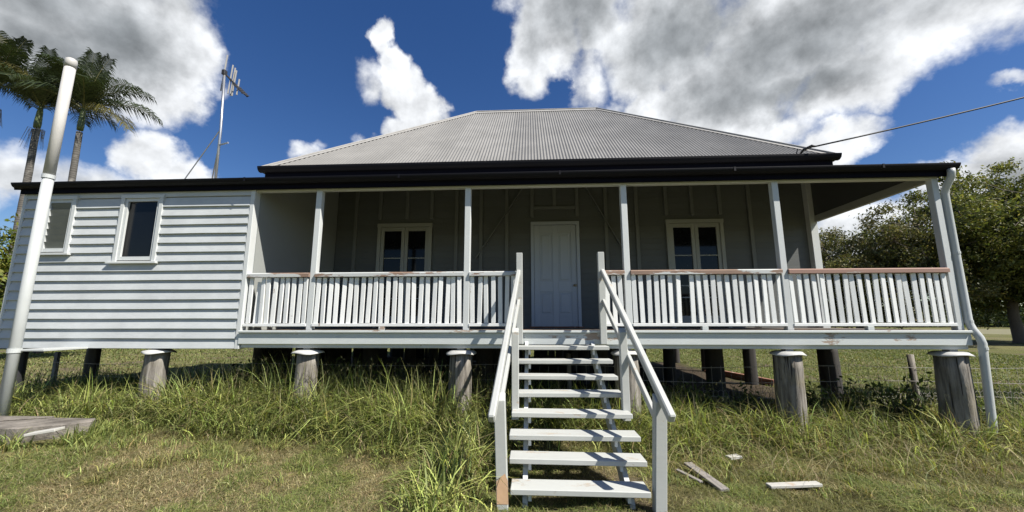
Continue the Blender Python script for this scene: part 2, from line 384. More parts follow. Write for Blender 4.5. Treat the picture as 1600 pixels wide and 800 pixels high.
for yy in (5.2, 7.9, 10.7): box('bearer', 'dark_timber', house, -2.7, XR - .05, yy - .06, yy + .06, -.30, -.165, 0)
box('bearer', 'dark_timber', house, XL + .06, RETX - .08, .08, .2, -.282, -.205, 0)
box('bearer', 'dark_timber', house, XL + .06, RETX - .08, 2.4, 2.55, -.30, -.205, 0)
# --- verandah wall: horizontal boards behind exposed studs
wall = MB().box(-2.7, XR - .02, WY + .03, WY + .10, -.03, 3.62).build('wall', 'verandah_shade_paint', house)
wall['label'] = 'shaded verandah wall with exposed studs'
openings = [(-.06, 1.25, -.05, 2.421), (3.54, 4.66, -.05, 2.421), (6.6, 7.88, -.05, 2.421)]
def board_rows(parent, name, mat, x0, x1, z0, z1, pitch, yface, holes, wedge):
    z = z0
    while z < z1 - .02:
        zt = min(z + pitch, z1); segs = [(x0, x1)]
        for (a, b, c, d) in holes:
            if min(zt, d) - max(z, c) > .01:
                segs = [q for (s0, s1) in segs for q in ((s0, min(s1, a)), (max(s0, b), s1)) if q[1] - q[0] > .02]
        # long runs are butt-jointed
        out = []
        for s0, s1 in segs:
            while s1 - s0 > 5.2:
                c = s0 + random.uniform(2.2, 4.6); out.append((s0, c - .002)); s0 = c
            out.append((s0, s1))
        for s0, s1 in out:
            c = ((s0 + s1) / 2, yface, z); h = zt - z
            m = MB(); e = jit(.0015); sag = jit(.003)
            if wedge: prof = [(.012, 0), (-.039 + e, 0), (-.0415 + e, .004), (-.0395 + e, .012), (-.0045, h + .012), (.012, h + .012)]
            else: prof = [(.028, .0005), (.002, .0005), (0, .003), (0, h - .003), (.002, h - .0005), (.028, h - .0005)]
            n = max(2, int((s1 - s0) / .6)); k = 0
            xs = np.linspace(s0, s1, n + 1); vs = []; fs = []; q = len(prof)
            for i, xx in enumerate(xs):
                dz = (.002 * math.sin(xx * 2.1 + z * 31) + sag * math.sin((xx - s0) / (s1 - s0) * 3.14)) if wedge else 0
                vs += [(xx - c[0], p[0], p[1] + dz) for p in prof]
            for i in range(n): fs += [(i * q + j, i * q + (j + 1) % q, (i + 1) * q + (j + 1) % q, (i + 1) * q + j) for j in range(q)]
            fs += [tuple(range(q))[::-1], tuple(n * q + j for j in range(q))]
            link(name, m.poly(vs, fs).mesh(name), mat, parent, c)
        z = zt
board_rows(wall, 'wall_board', 'verandah_shade_paint', RETX + .03, XR - .065, -.002, 3.5, .1345, WY, openings, False)
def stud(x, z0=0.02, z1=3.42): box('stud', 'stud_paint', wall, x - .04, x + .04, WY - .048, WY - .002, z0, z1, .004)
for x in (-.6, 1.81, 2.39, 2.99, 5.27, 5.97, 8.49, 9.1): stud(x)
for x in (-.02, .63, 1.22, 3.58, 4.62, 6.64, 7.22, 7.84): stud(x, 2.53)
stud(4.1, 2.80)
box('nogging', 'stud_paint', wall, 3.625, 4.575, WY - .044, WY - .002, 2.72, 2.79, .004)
for a, b in (((3.40, 3.30), (2.28, 1.58)), ((4.80, 3.30), (5.72, 1.58))):
    MB().beam((a[0], WY - .034, a[1]), (b[0], WY - .034, b[1]), .09, .022, side=(0, 1, 0)).build('brace', 'stud_paint', wall, .003)
wc = MB(); wc.box(9.70, 9.855, WY - .13, WY + .08, -.03, 3.5); wc.build('corner_post', 'trim_paint', house, .006)
# --- door
D = MB().box(3.62, 4.58, WY + .004, WY + .026, .03, 2.34).build('door', 'door_paint', house)
D['label'] = 'pale blue-grey four-panel front door, closed'
for x0, x1 in ((3.62, 3.74), (4.04, 4.16), (4.46, 4.58)): box('stile', 'door_paint', D, x0, x1, WY - .016, WY + .002, .03, 2.34, .003)
for x0, x1 in ((3.742, 4.038), (4.162, 4.458)):
    for z0, z1 in ((.03, .28), (.80, 1.02), (2.16, 2.34)): box('rail', 'door_paint', D, x0, x1, WY - .015, WY + .002, z0, z1, .003)
    for z0, z1 in ((.282, .798), (1.022, 2.158)):
        m = MB(); xa, xb = x0 + .035, x1 - .035; za, zb = z0 + .04, z1 - .04; i = .03; y0, y1 = WY + .003, WY - .010
        m.poly([(xa, y0, za), (xb, y0, za), (xb, y0, zb), (xa, y0, zb), (xa + i, y1, za + i), (xb - i, y1, za + i), (xb - i, y1, zb - i), (xa + i, y1, zb - i)],
               [(0, 1, 5, 4), (1, 2, 6, 5), (2, 3, 7, 6), (3, 0, 4, 7), (4, 5, 6, 7), (3, 2, 1, 0)]); m.build('panel', 'door_paint', D)
kb = MB(); kb.tube([(4.52, WY - .016, .94), (4.52, WY - .04, .94), (4.52, WY - .05, .94), (4.52, WY - .075, .94)], [.022, .012, .03, .02], 12).build('door_knob', 'brass', D, smooth=True)
box('keyhole_plate', 'brass', D, 4.555, 4.575, WY - .022, WY - .017, .91, .97, .001)
fr = MB().box(3.545, 3.615, WY - .05, WY + .03, -.0, 2.345).box(4.585, 4.655, WY - .05, WY + .03, -.0, 2.345).box(3.545, 4.655, WY - .052, WY + .03, 2.347, 2.42); fr.build('door_frame', 'door_paint', house)
box('door_sill', 'red_timber', house, 3.50, 4.70, WY - .14, WY - .054, .004, .03, .004)
# --- french windows
def french(x0, x1, lab):
    wn = MB().box(x0, x0 + .075, WY - .06, WY + .03, .0, 2.34).box(x1 - .075, x1, WY - .06, WY + .03, 0, 2.34).box(x0 - .01, x1 + .01, WY - .062, WY + .03, 2.342, 2.425).build('window', 'frame_paint', house)
    wn['label'] = lab
    xm = (x0 + x1) / 2
    for a, b in ((x0 + .08, xm - .004), (xm + .004, x1 - .08)):
        m = MB().box(a, a + .075, WY - .035, WY + .01, .02, 2.335).box(b - .075, b, WY - .035, WY + .01, .02, 2.335)
        m.box(a + .0755, b - .0755, WY - .034, WY + .01, 2.245, 2.334).box(a + .0755, b - .0755, WY - .034, WY + .01, .02, .26)
        m.build('casement_frame', 'frame_paint', wn)
        for zz in (.66, .92, 1.60): box('glazing_bar', 'frame_paint', wn, a + .076, b - .076, WY - .026, WY - .008, zz - .012, zz + .012, .002)
        zs = [.26, .648, .908, 1.588, 2.245]
        for z0, z1 in zip(zs, zs[1:]):
            box('pane', 'glass_dark', wn, a + .076, b - .076, WY - .004, WY + .002, z0 + .001, z1 - .001, 0)
french(-.05, 1.24, 'pale framed french window left of the front door'); french(6.61, 7.87, 'pale framed french window right of the front door')
# --- left room clad in weatherboards
room = MB().box(XL + .03, RETX - .06, .02, .10, -.22, 2.42).build('wall', 'wall_paint', house); room['label'] = 'sunlit weatherboard wall of the closed-in verandah room'
W1 = (-3.45, -2.70, 1.128, 2.23); W2 = (-4.86, -4.27, 1.285, 2.23)
board_rows(room, 'weatherboard', 'wall_paint', XL + .06, -1.17, -.285, 2.23, .157, 0, [W1, W2], True)
box('frieze_board', 'wall_paint', room, XL + .06, -1.17, -.026, .012, 2.252, 2.40, .003)
for a, b, nm in ((XL, XL + .058, 'corner_board'), (-1.168, -1.095, 'corner_board')): box(nm, 'trim_paint', room, a, b, -.034, .10, -.29, 2.40, .005)
box('wall', 'wall_paint', house, XL + .01, XL + .08, .104, 6, -.22, 2.6, 0)
box('wall', 'wall_paint', house, XL + .085, -2.75, 5.9, 6, -.22, 2.6, 0)
part = MB().prism([(.104, -.03), (WY + .02, -.03), (WY + .02, 3.30), (.104, 2.47)], RETX - .05, RETX); part.build('partition', 'partition_paint', house)
def windw(Wn, lab, louvre):
    x0, x1, z0, z1 = Wn
    m = MB().box(x0, x0 + .06, -.05, .018, z0, z1).box(x1 - .06, x1, -.05, .018, z0, z1).box(x0 - .01, x1 + .01, -.052, .018, z1 + .002, z1 + .06)
    o = m.build('window', 'trim_paint', house); o['label'] = lab
    MB().prism([(.018, z0 + .025), (-.085, z0 + .0), (-.085, z0 - .03), (.018, z0 - .03)], x0 - .07, x1 + .05).build('sill', 'trim_paint', o)
    m = MB().box(x0 + .062, x0 + .11, -.03, .016, z0 + .03, z1 - .002).box(x1 - .11, x1 - .062, -.03, .016, z0 + .03, z1 - .002)
    m.box(x0 + .1105, x1 - .1105, -.028, .016, z1 - .052, z1 - .002).box(x0 + .1105, x1 - .1105, -.028, .016, z0 + .03, z0 + .09)
    if not louvre:
        m.build('sash', 'trim_paint', o)
        box('pane', 'glass_dark', o, x0 + .1105, x1 - .1105, .002, .008, z0 + .09, z1 - .052, 0)
    else:
        m.build('louvre_frame', 'trim_paint', o); n = 7
        box('backing', 'glass_dark', o, x0 + .1105, x1 - .1105, .012, .016, z0 + .09, z1 - .052, 0)
        for k in range(n):
            zz = z0 + .09 + (z1 - z0 - .15) * (k + .5) / n; h = (z1 - z0 - .15) / n * .54
            MB().beam((x0 + .112, -.012, zz), (x1 - .112, -.012, zz), .007, h * 2, up=(0, -.28, 1)).build('louvre_blade', 'louvre_glass', o)
windw(W1, 'sash window with dark glass and sloping sill', False); windw(W2, 'narrow louvre window behind the vent pipe', True)
# right-hand and rear walls of the main body
side = MB().box(XR - .10, XR - .03, WY + .14, 10.9, -.03, 3.62).box(-2.7, XR - .11, 10.85, 10.93, -.03, 3.62).box(-2.7, -2.62, WY + .11, 10.84, -.03, 3.62).build('wall', 'wall_paint', house)
sb = MB(); z = -.1
while z < 3.5:
    sb.prism([(XR - .028, z), (XR + .0, z), (XR - .015, z + .165), (XR - .028, z + .165)], WY + .09, 10.9, 'Y'); z += .157
sb.build('side_cladding', 'wall_paint', house)['kind'] = 'stuff'
# --- verandah posts, beam, roof
for x in PX:
    box('post', 'trim_paint', house, x - .048, x + .048, 0, .096, .002, 2.33, .006)
box('beam', 'trim_paint', house, RETX - .02, 9.872, .003, .093, 2.322, 2.44, .004)
box('end_beam', 'frame_paint', house, 9.80, 9.87, .10, WY - .135, 2.30, 2.44, .004)
box('fascia', 'fascia_navy', house, XL - .02, 10.0, -.075, -.04, 2.335, 2.475, .003)
def vz(y): return 2.485 + .325 * (y + .12)
def corr(n0, n1, pitch, per=6):
    xs = np.linspace(n0, n1, int((n1 - n0) / pitch * per) + 1); return xs, .012 * np.sin(2 * math.pi * xs / pitch)
def grid2(name, A, B, mat, parent):
    n = len(A); V = np.concatenate([A, B]); i = np.arange(n - 1)
    return link(name, npmesh(name, V, np.stack([i, i + 1, n + i + 1, n + i], 1)), mat, parent)
xs, hh = corr(XL - .08, 10.02, .076, 6)
o = np.ones_like(xs)
vr = grid2('verandah_roof', np.stack([xs, o * -.15, vz(-.15) + hh], 1), np.stack([xs, o * 2.75, vz(2.75) + hh], 1), 'corrugated_iron', house)
MB().poly([(RETX, -.04, vz(-.04) - .03), (9.9, -.04, vz(-.04) - .03), (9.9, 2.62, vz(2.62) - .03), (RETX, 2.62, vz(2.62) - .03), (RETX, -.04, vz(-.04) - .05), (9.9, -.04, vz(-.04) - .05), (9.9, 2.62, vz(2.62) - .05), (RETX, 2.62, vz(2.62) - .05)],
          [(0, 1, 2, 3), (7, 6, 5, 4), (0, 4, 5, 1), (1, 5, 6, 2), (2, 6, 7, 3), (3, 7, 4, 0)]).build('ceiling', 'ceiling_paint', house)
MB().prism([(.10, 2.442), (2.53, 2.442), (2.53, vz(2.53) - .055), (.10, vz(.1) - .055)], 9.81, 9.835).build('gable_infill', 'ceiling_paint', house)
MB().beam((9.985, -.14, vz(-.14) - .03), (9.985, 2.75, vz(2.75) - .03), .03, .12).build('barge_board', 'fascia_navy', house)
MB().beam((XL - .06, -.14, vz(-.14) - .03), (XL - .06, 2.75, vz(2.75) - .03), .03, .12).build('barge_board', 'fascia_navy', house)
def gutter_prof(y, z, d=.125, h=.10):      # ogee-like quad gutter: y = back face, opens upward, front at y-d
    return [(y, z - h), (y - d * .45, z - h), (y - d * .80, z - h * .72), (y - d * .96, z - h * .35), (y - d, z - .012), (y - d, z), (y - d + .012, z), (y - d * .86, z - h * .3), (y - d * .72, z - h * .62), (y - d * .42, z - h * .9), (y - .006, z - h * .9), (y - .006, z - .01), (y, z - .01)]
g = MB().prism(gutter_prof(-.077, 2.50, .115, .085), XL - .06, 10.03); g.build('gutter', 'gutter_black', house)
for x in (-1.2, 1.4, 4.0, 6.7, 8.9): box('gutter_joint', 'gutter_black', house, x, x + .03, -.196, -.19, 2.44, 2.505, 0)
# --- main hip roof
EX0, EX1, EY0, EY1, EZ = -2.90, 10.36, 2.36, 11.24, 3.765
RXa, RXb, RY, RZ = 1.61, 5.95, 6.8, 7.70
def slope_front(y0, sgn):
    xs, hh = corr(EX0, EX1, .076, 8)
    t = np.clip(np.minimum((xs - EX0) / (RXa - EX0), (EX1 - xs) / (EX1 - RXb)), 0, 1)
    nrm = np.array([0, -(RZ - EZ), abs(RY - y0)]); nrm /= np.linalg.norm(nrm); nrm[1] *= sgn
    A = np.stack([xs, xs * 0 + y0, xs * 0 + EZ], 1) + hh[:, None] * nrm; B = np.stack([xs, y0 + (RY - y0) * t, EZ + (RZ - EZ) * t], 1) + hh[:, None] * nrm
    return A, B
roof = grid2('roof', *slope_front(EY0, 1), 'corrugated_iron', house); roof['label'] = 'pale corrugated iron hip roof'
grid2('roof_slope', *slope_front(EY1, -1), 'corrugated_iron', roof)
for ex, rx in ((EX0, RXa), (EX1, RXb)):
    ys, hh = corr(EY0, EY1, .076, 8); t = np.clip(np.minimum((ys - EY0) / (RY - EY0), (EY1 - ys) / (EY1 - RY)), 0, 1)
    s_ = np.sign(ex - rx); nr = np.array([s_ * (RZ - EZ), 0, abs(ex - rx)]); nr /= np.linalg.norm(nr)
    grid2('roof_slope', np.stack([ys * 0 + ex, ys, ys * 0 + EZ], 1) + hh[:, None] * nr, np.stack([ex + (rx - ex) * t, ys, EZ + (RZ - EZ) * t], 1) + hh[:, None] * nr, 'corrugated_iron', roof)
up = Vector((0, 0, .022))
def capping(a, b, nm, dA, dB):
    a, b = Vector(a) + up, Vector(b) + up; m = MB(); wv = .14
    m.poly([a + Vector(dA) * wv, a + Vector((0, 0, .028)), a + Vector(dB) * wv, b + Vector(dA) * wv, b + Vector((0, 0, .028)), b + Vector(dB) * wv], [(0, 1, 4, 3), (1, 2, 5, 4)])
    m.tube([a + Vector((0, 0, .028)), b + Vector((0, 0, .028))], .028, 8); m.build(nm, 'flashing', roof, fix=True)
pf = (RZ - EZ) / (RY - EY0)
capping((RXa, RY, RZ), (RXb, RY, RZ), 'ridge_cap', (0, -.75, -.75 * pf), (0, .75, -.75 * pf))
for ex, rx in ((EX0, RXa), (EX1, RXb)):
    s_ = 1 if ex < rx else -1
    for ey, sy in ((EY0, 1), (EY1, -1)):
        capping((rx, RY, RZ), (ex, ey, EZ), 'hip_cap', (s_ * .75, 0, 0), (0, sy * .75, 0))
for nm, a in (('gutter', (EX0 - .05, EX1 + .05)),):
    MB().prism(gutter_prof(EY0 + .06, EZ + .045, .135, .125), *a).build('gutter', 'gutter_black', house)
    MB().box(EX0 + .06, EX1 - .06, EY0 + .064, EY0 + .09, EZ - .22, EZ - .02).build('fascia', 'fascia_navy', house)
for ex, s_ in ((EX0, -1), (EX1, 1)):
    pr = [(ex - s_ * .06 + s_ * -(q[0]), q[1]) for q in gutter_prof(0, EZ + .045, .135, .125)]
    MB().prism(pr, EY0 + .062, EY1, 'Y').build('gutter', 'gutter_black', house)
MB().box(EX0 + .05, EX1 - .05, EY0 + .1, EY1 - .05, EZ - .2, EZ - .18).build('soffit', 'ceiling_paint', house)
# --- balustrades
bal_me = MB().box(-.033, .033, -.011, .011, 0, .735).mesh('baluster', .003); bal_me.materials.append(MT['baluster_paint'])
def balustrade(x0, x1, railmat, lab, skip=(), extra=()):
    o = bpy.data.objects.new('balustrade', None); col.objects.link(o); o.parent = house
    o.location = Vector(((x0 + x1) / 2, 0, 0)) - house.location; o['label'] = lab
    s_ = jit(.004)
    MB().prism([(-.035, .855), (.075, .855), (.075, .905), (.055, .925), (-.012, .925), (-.035, .908)], x0, x1).build('handrail', railmat, o)
    box('bottom_rail', 'baluster_paint', o, x0, x1, -.012, .042, .062, .108, .004)
    if x1 - x0 > 1.6:
        xm = x0 + (x1 - x0) * .47; box('support_block', 'edge_paint', o, xm - .045, xm + .045, -.018, .05, .003, .060, .003)
    n = max(1, round((x1 - x0) / .1075)); p = (x1 - x0) / n
    for k in range(n):
        if k in skip: continue
        q = link('baluster', bal_me, None, o, (x0 + (k + .5) * p + jit(.006), .018 + jit(.004), .112 + jit(.006)), (jit(.016), jit(.022), jit(.16)))
    for xx, tilt, dy in extra:
        link('baluster', bal_me, None, o, (xx, .055 + dy, .05), (jit(.01), tilt, jit(.2)))
h = .048
balustrade(RETX + .004, PX[0] - h, 'rail_paint', 'short balustrade beside the closed-in room with loose balusters', (1,), ((-.95, .03, .02), (-.86, -.05, .01), (-.70, .06, .03)))
balustrade(PX[0] + h, PX[1] - h, 'rail_paint', 'balustrade in front of the left french window')
balustrade(PX[1] + h, 3.325, 'rail_paint', 'short balustrade left of the stairs')
balustrade(4.665, PX[2] - h, 'rail_paint', 'very short balustrade right of the stairs')
balustrade(PX[2] + h, PX[3] - h, 'rail_paint', 'balustrade with one missing baluster', (7,))
balustrade(PX[3] + h, PX[4] - h, 'rail_worn', 'balustrade with bare reddish handrail at the open end')
# far end rail seen through
# --- stumps with ant caps
def stump(x, y, r, top=-.335, lean=0, cap=True, mat='stump_wood', capr=None, z0=None):
    b = (float(gz(x, y)) - .25) if z0 is None else z0; m = MB(); n = 18; lv = 7; ph = random.random() * 9; vs = []; fs = []
    for i in range(lv + 1):
        t = i / lv; zz = b + (top - b) * t; rad = r * (1.13 - .13 * t)
        for j in range(n):
            a = 2 * math.pi * j / n; q = rad * (1 + .06 * math.sin(3 * a + ph) + .045 * math.sin(7 * a + ph * 2 + t) + .03 * math.sin(11 * a + ph + 2 * t) + jit(.02))
            vs.append((q * math.cos(a) - lean * (top - zz), q * math.sin(a), zz))
    for i in range(lv): fs += [(i * n + j, i * n + (j + 1) % n, (i + 1) * n + (j + 1) % n, (i + 1) * n + j) for j in range(n)]
    fs += [tuple(range(n))[::-1], tuple(lv * n + j for j in range(n))]
    o = m.poly([(v[0], v[1], v[2] - top) for v in vs], fs).build('stump', mat, house, smooth=True, loc=(x, y, top))
    if cap:
        c = MB(); cr = capr or r * 1.42; pr = [(0, .03), (r * .9, .03), (r * 1.06, .024), (cr * .93, -.002), (cr, -.022), (cr * .985, -.026), (cr * .9, -.008), (r, .006)]; vs = []; fs = []; n = 28
        for (q, zz) in pr:
            for j in range(n):
                a = 2 * math.pi * j / n; wob = 1 + (.05 * math.sin(2 * a + ph) + .03 * math.sin(5 * a + ph)) * (q > r * 1.1); vs.append((q * wob * math.cos(a), q * wob * math.sin(a), zz + (.012 * math.sin(3 * a + ph) if q > r * 1.1 else 0)))
        k = len(pr)
        for i in range(1, k - 1): fs += [(i * n + j, i * n + (j + 1) % n, (i + 1) * n + (j + 1) % n, (i + 1) * n + j) for j in range(n)]
        fs.append(tuple(n + j for j in range(n))); 
        c.poly(vs, fs).build('ant_cap', 'cap_white', o, smooth=True, loc=(x, y, top), fix=True)
        MB().box(-.055, .055, -.055, .055, .031, .062).build('packer', 'cap_white', o, loc=(x, y, top))
    return o
for x, r, ln in ((-2.54, .15, .04), (-.03, .155, .02), (2.44, .17, .02), (5.0, .17, 0), (7.385, .172, .03), (9.70, .175, .03)): stump(x, .10, r, lean=ln, capr=r * .6 + .14)
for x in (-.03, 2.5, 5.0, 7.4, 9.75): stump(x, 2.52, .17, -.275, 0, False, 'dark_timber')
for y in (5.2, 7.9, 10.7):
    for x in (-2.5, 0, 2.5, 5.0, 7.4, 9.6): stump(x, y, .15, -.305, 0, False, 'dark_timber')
for x, y in ((-5.05, .14), (-2.6, 2.48), (-5.0, 2.48), (-5.05, 1.25)): stump(x, y, .10, -.205, 0, False, 'black_steel')
for k in range(66):  # rear screen added to keep the space under the house dark
    x = -2.6 + k * .152
    if k % 9 == 4: continue
    box('added_dark_batten', 'dark_timber', house, x, x + .148 + jit(.01), 10.55, 10.575, -1.5 + jit(.03), -.31, 0)
for k in range(52):  # side screen added to block the sunlit lawn and darken the underfloor
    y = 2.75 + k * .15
    if k % 11 != 7: box('added_dark_batten', 'dark_timber', house, -2.68, -2.655, y, y + .142 + jit(.008), -1.5 + jit(.03), -.31, 0)
# --- downpipe on the corner post
dp = MB().tube([(9.93, -.135, 2.42), (9.93, -.135, 2.36), (9.93, -.12, 2.30), (9.935, -.01, 2.15), (9.935, .01, 2.06), (9.935, .01, 1.2), (9.925, .0, .12), (9.93, -.03, .02), (9.935, -.095, -.10), (9.945, -.105, -.18), (9.935, -.10, -.4), (9.88, -.10, -1.3), (9.87, -.10, -1.62)], .047, 14).build('downpipe', 'pipe_paint', house, smooth=True)
for zz, x, y in ((1.15, 9.935, .01), (-.25, 9.943, -.104), (.13, 9.925, .0)): MB().tube([(x, y, zz - .02), (x, y, zz + .02)], .053, 14).build('pipe_collar', 'pipe_paint', dp, smooth=False)

# ------------------------------------------------------------------ staircase
st = thing('timber_staircase', 'white painted timber stairs with handrails leading up to the front door', 'stairs', (3.98, -1.2, -1.55))
TZ = [-.21, -.375, -.545, -.71, -.88, -1.045, -1.21, -1.38]; TY = [-.45, -.70, -.95, -1.19, -1.47, -1.72, -1.93, -2.20]
for k in range(8):
    x0, x1 = (3.335, 4.625) if k < 4 else (3.305, 4.66)
    if k == 7: x0, x1 = 3.335, 4.60
    o = box('tread', 'stair_paint', st, x0 + jit(.008), x1 + jit(.008), TY[k], TY[k] + .235, TZ[k] - .052, TZ[k], .006); o.rotation_euler = (jit(.008), jit(.006), jit(.006))
for x in (3.47, 4.46):
    MB().prism([(-.05, -.16), (-.05, -.40), (-1.93, -1.66), (-2.18, -1.66), (-2.06, -1.50)][::-1], x - .024, x + .024).build('stringer', 'trim_paint', st)
    # cleats under the treads
for k in range(8):
    for x in (3.50, 4.405): box('cleat', 'trim_paint', st, x - .0, x + .03, TY[k] + .05, TY[k] + .225, TZ[k] - .12, TZ[k] - .054, 0)
for x in (3.365, 4.615): box('newel_post', 'stair_paint', st, x - .048, x + .048, -.165, -.078, -.20, 1.19, .006)
RL = [((3.352, -.16, .875), (3.185, -2.42, -.72)), ((4.628, -.16, .875), (4.745, -2.42, -.70))]
for (a, b), s_ in zip(RL, (-1, 1)):
    a, b = Vector(a), Vector(b)
    o = MB().beam(a - (b - a).normalized() * .03 + Vector((0, -.02, 0)), b + Vector((0, -.02, 0)), .062, .088).build('handrail', 'stair_paint', st, .012)
    ma, mb = a + Vector((0, 0, -.43)), a + (b - a) * .90 + Vector((0, 0, -.20))
    MB().beam(a + Vector((-.0 * s_, .01, -.435)), a + (b - a) * .885 + Vector((0, 0, -.33)), .038, .072).build('middle_rail', 'stair_paint', st, .005)
# mid and bottom posts
for x, s_ in ((3.345, -1), (4.635, 1)):
    m = MB().prism([(-1.29, -1.0), (-1.20, -1.0), (-1.20, .06), (-1.29, .01)], x - .042, x + .042); m.build('middle_post', 'stair_paint', st, .005)
for (x, lx), s_ in zip(((3.268, 3.235), (4.672, 4.735)), (-1, 1)):
    zb = -1.62; m = MB(); w2 = .052
    vs = []
    for (cx, yy, zz) in ((x if s_ < 0 else x + .0, -2.17, zb), (lx, -2.17, -.60)):
        for dx, dy in ((-w2, -.05), (w2, -.05), (w2, .05), (-w2, .05)): vs.append((cx + dx, yy + dy, zz + (.06 if zz > -1 and dy > 0 else 0)))
    m.poly(vs, [(0, 1, 2, 3), (4, 5, 6, 7), (0, 1, 5, 4), (1, 2, 6, 5), (2, 3, 7, 6), (3, 0, 4, 7)]); m.build('bottom_post', 'stair_paint', st, .006)
MB().poly([(3.217, -2.222, -1.5), (3.322, -2.222, -1.5), (3.316, -2.2235, -1.30), (3.29, -2.2235, -1.24), (3.25, -2.2235, -1.27), (3.213, -2.222, -1.31), (3.217, -2.2205, -1.5), (3.322, -2.2205, -1.5)], [(0, 1, 2, 3, 4, 5)]).build('bare_patch', 'bare_post_paint', st, fix=False)
for x in (3.55, 4.36): box('bracket', 'galvanised', st, x, x + .05, -.075, -.049, -.225, -.20, 0)

# ------------------------------------------------------------------ vent pipe, antenna, service wire, slab, planks
vp = thing('vent_pipe', 'tall white vent pipe rising past the gutter at the left end of the house', 'pipe', (-4.05, -.62, -1.35))
MB().tube([(-4.05, -.62, -1.5), (-4.05, -.62, 2.42)], .064, 20).build('lower_pipe', 'pipe_paint', vp, smooth=True)
MB().tube([(-4.05, -.62, 2.38), (-4.05, -.62, 4.42)], .068, 20).build('upper_pipe', 'pvc_white', vp, smooth=True)
MB().tube([(-4.05, -.62, 4.30), (-4.05, -.62, 4.40), (-4.05, -.62, 4.44), (-4.05, -.62, 4.46)], [.075, .075, .069, .045], 20).build('cap', 'pvc_white', vp, smooth=True)
for z in (-.28, 2.40): MB().tube([(-4.05, -.62, z - .03), (-4.05, -.62, z + .03)], .075, 20).build('collar', 'pipe_paint', vp)
box('stay_bracket', 'pipe_paint', vp, -4.04, -3.62, -.60, -.036, -.29, -.262, .003)
an = thing('television_antenna', 'thin metal television antenna on a stayed mast above the left roof', 'antenna', (-3.70, 2.0, 3.15))
MB().tube([(-3.68, 2.0, 3.1), (-3.71, 2.0, 4.6), (-3.80, 2.0, 6.15)], .027, 8).build('mast', 'galvanised', an, smooth=True)
MB().tube([(-3.71, 2.0, 4.62), (-4.62, 2.02, 3.12)], .012, 6).build('stay', 'galvanised', an)
MB().tube([(-3.70, 2.0, 4.25), (-3.98, 2.2, 3.1)], .014, 6).build('stay', 'wire_grey', an)
MB().tube([(-3.70, 2.0, 4.22), (-3.40, 1.9, 4.22)], .02, 6).build('bracket', 'galvanised', an)
bA, bB = Vector((-3.88, 2.06, 6.14)), Vector((-3.14, 1.98, 5.42))
MB().tube([bA, bB], .024, 6).build('boom', 'black_steel', an)
for t, ln in ((.03, .66), (.30, .52), (.40, .50), (.46, .46), (.62, .28)):
    p = bA.lerp(bB, t); d = Vector((.06, 0, 1)).normalized() * ln * .72
    MB().tube([p - d, p + d], .017, 5).build('element', 'flashing', an)
for t in (.60, .68, .76, .84, .92):
    p = bA.lerp(bB, t); d = Vector((.3, .9, .1)).normalized() * .09; MB().tube([p - d, p + d], .014, 5).build('director', 'black_steel', an)
box('mast_clamp', 'black_steel', an, -3.84, -3.76, 1.96, 2.05, 6.02, 6.14, .005)
sw = thing('service_wire', 'black power cable running from the roof corner out to the upper right', 'cable', (9.72, 2.3, 3.8))
pts = []
A_, B_ = Vector((9.80, 2.2, 3.93)), Vector((34, .9, 11.0))
for i in range(29):
    t = i / 28; p = A_.lerp(B_, t); p.z -= 4 * .60 * t * (1 - t); pts.append(p)
MB().tube(pts, .017, 6).build('cable', 'cable_black', sw, smooth=True)
MB().tube([(9.62, 2.42, 3.86), (9.66, 2.36, 3.93), (9.76, 2.24, 3.96), (9.80, 2.2, 3.93)], [.02, .03, .035, .02], 8).build('insulator', 'cable_black', sw, smooth=True)
MB().tube([(9.55, 2.45, 3.84), (9.58, 2.42, 3.99)], .012, 6).build('hook', 'black_steel', sw)
def slab():
    o = thing('concrete_slab', 'old concrete slab beside the foot of the vent pipe', 'slab', (-3.6, -1.1, -1.35))
    m = MB(); pr = [(-6.4, -.78), (-2.42, -.78), (-2.30, -.92), (-2.44, -1.08), (-2.66, -1.16), (-2.85, -1.30), (-3.5, -1.34), (-6.4, -1.36)]
    m.prism(pr, -1.45, -1.165, 'Z'); m.build('slab', 'concrete', o, .012)
    m = MB(); m.prism([(-6.4, -.80), (-3.0, -.80), (-3.6, -1.08), (-4.3, -1.20), (-6.4, -1.22)], -1.163, -1.145, 'Z'); m.build('topping', 'concrete', o, .005)
slab()
def lying(name, lab, cat, mat, a, b, wd, th, group=None):
    a, b = Vector(a), Vector(b); c = (a + b) / 2; o = MB().beam(a - c, b - c, wd, th).build(name, mat, None, .004, loc=c); return tagd(o, lab, cat, group)
g0 = float(gz(5.4, -1.4)) + .045
lying('timber_plank', 'weathered grey plank lying on the grass just right of the stairs', 'plank', 'grey_plank', (5.36, -1.08, g0 + .03), (5.47, -1.72, g0), .10, .03)
lying('timber_plank', 'thin splintered plank lying beside the grey plank', 'plank', 'grey_plank', (5.18, -1.22, g0 + .01), (5.30, -1.58, g0 + .02), .045, .02)
g0 = float(gz(6.2, -1.5)) + .05
lying('timber_board', 'narrow pale board lying on the grass at the right', 'board', 'white_plank', (5.99, -1.55, g0), (6.54, -1.50, g0 + .01), .085, .03)
g0 = float(gz(6.08, -.75)) + .06
lying('timber_offcut', 'small pale offcut lying in the grass near the house', 'offcut', 'white_plank', (5.98, -.76, g0), (6.14, -.72, g0 + .01), .10, .03)
g0 = float(gz(-2.5, -1.5)) + .12
lying('timber_offcut', 'short pale broken board against the end of the concrete slab', 'offcut', 'white_plank', (-2.50, -1.42, g0 + .05), (-2.22, -1.34, g0 + .09), .14, .03)
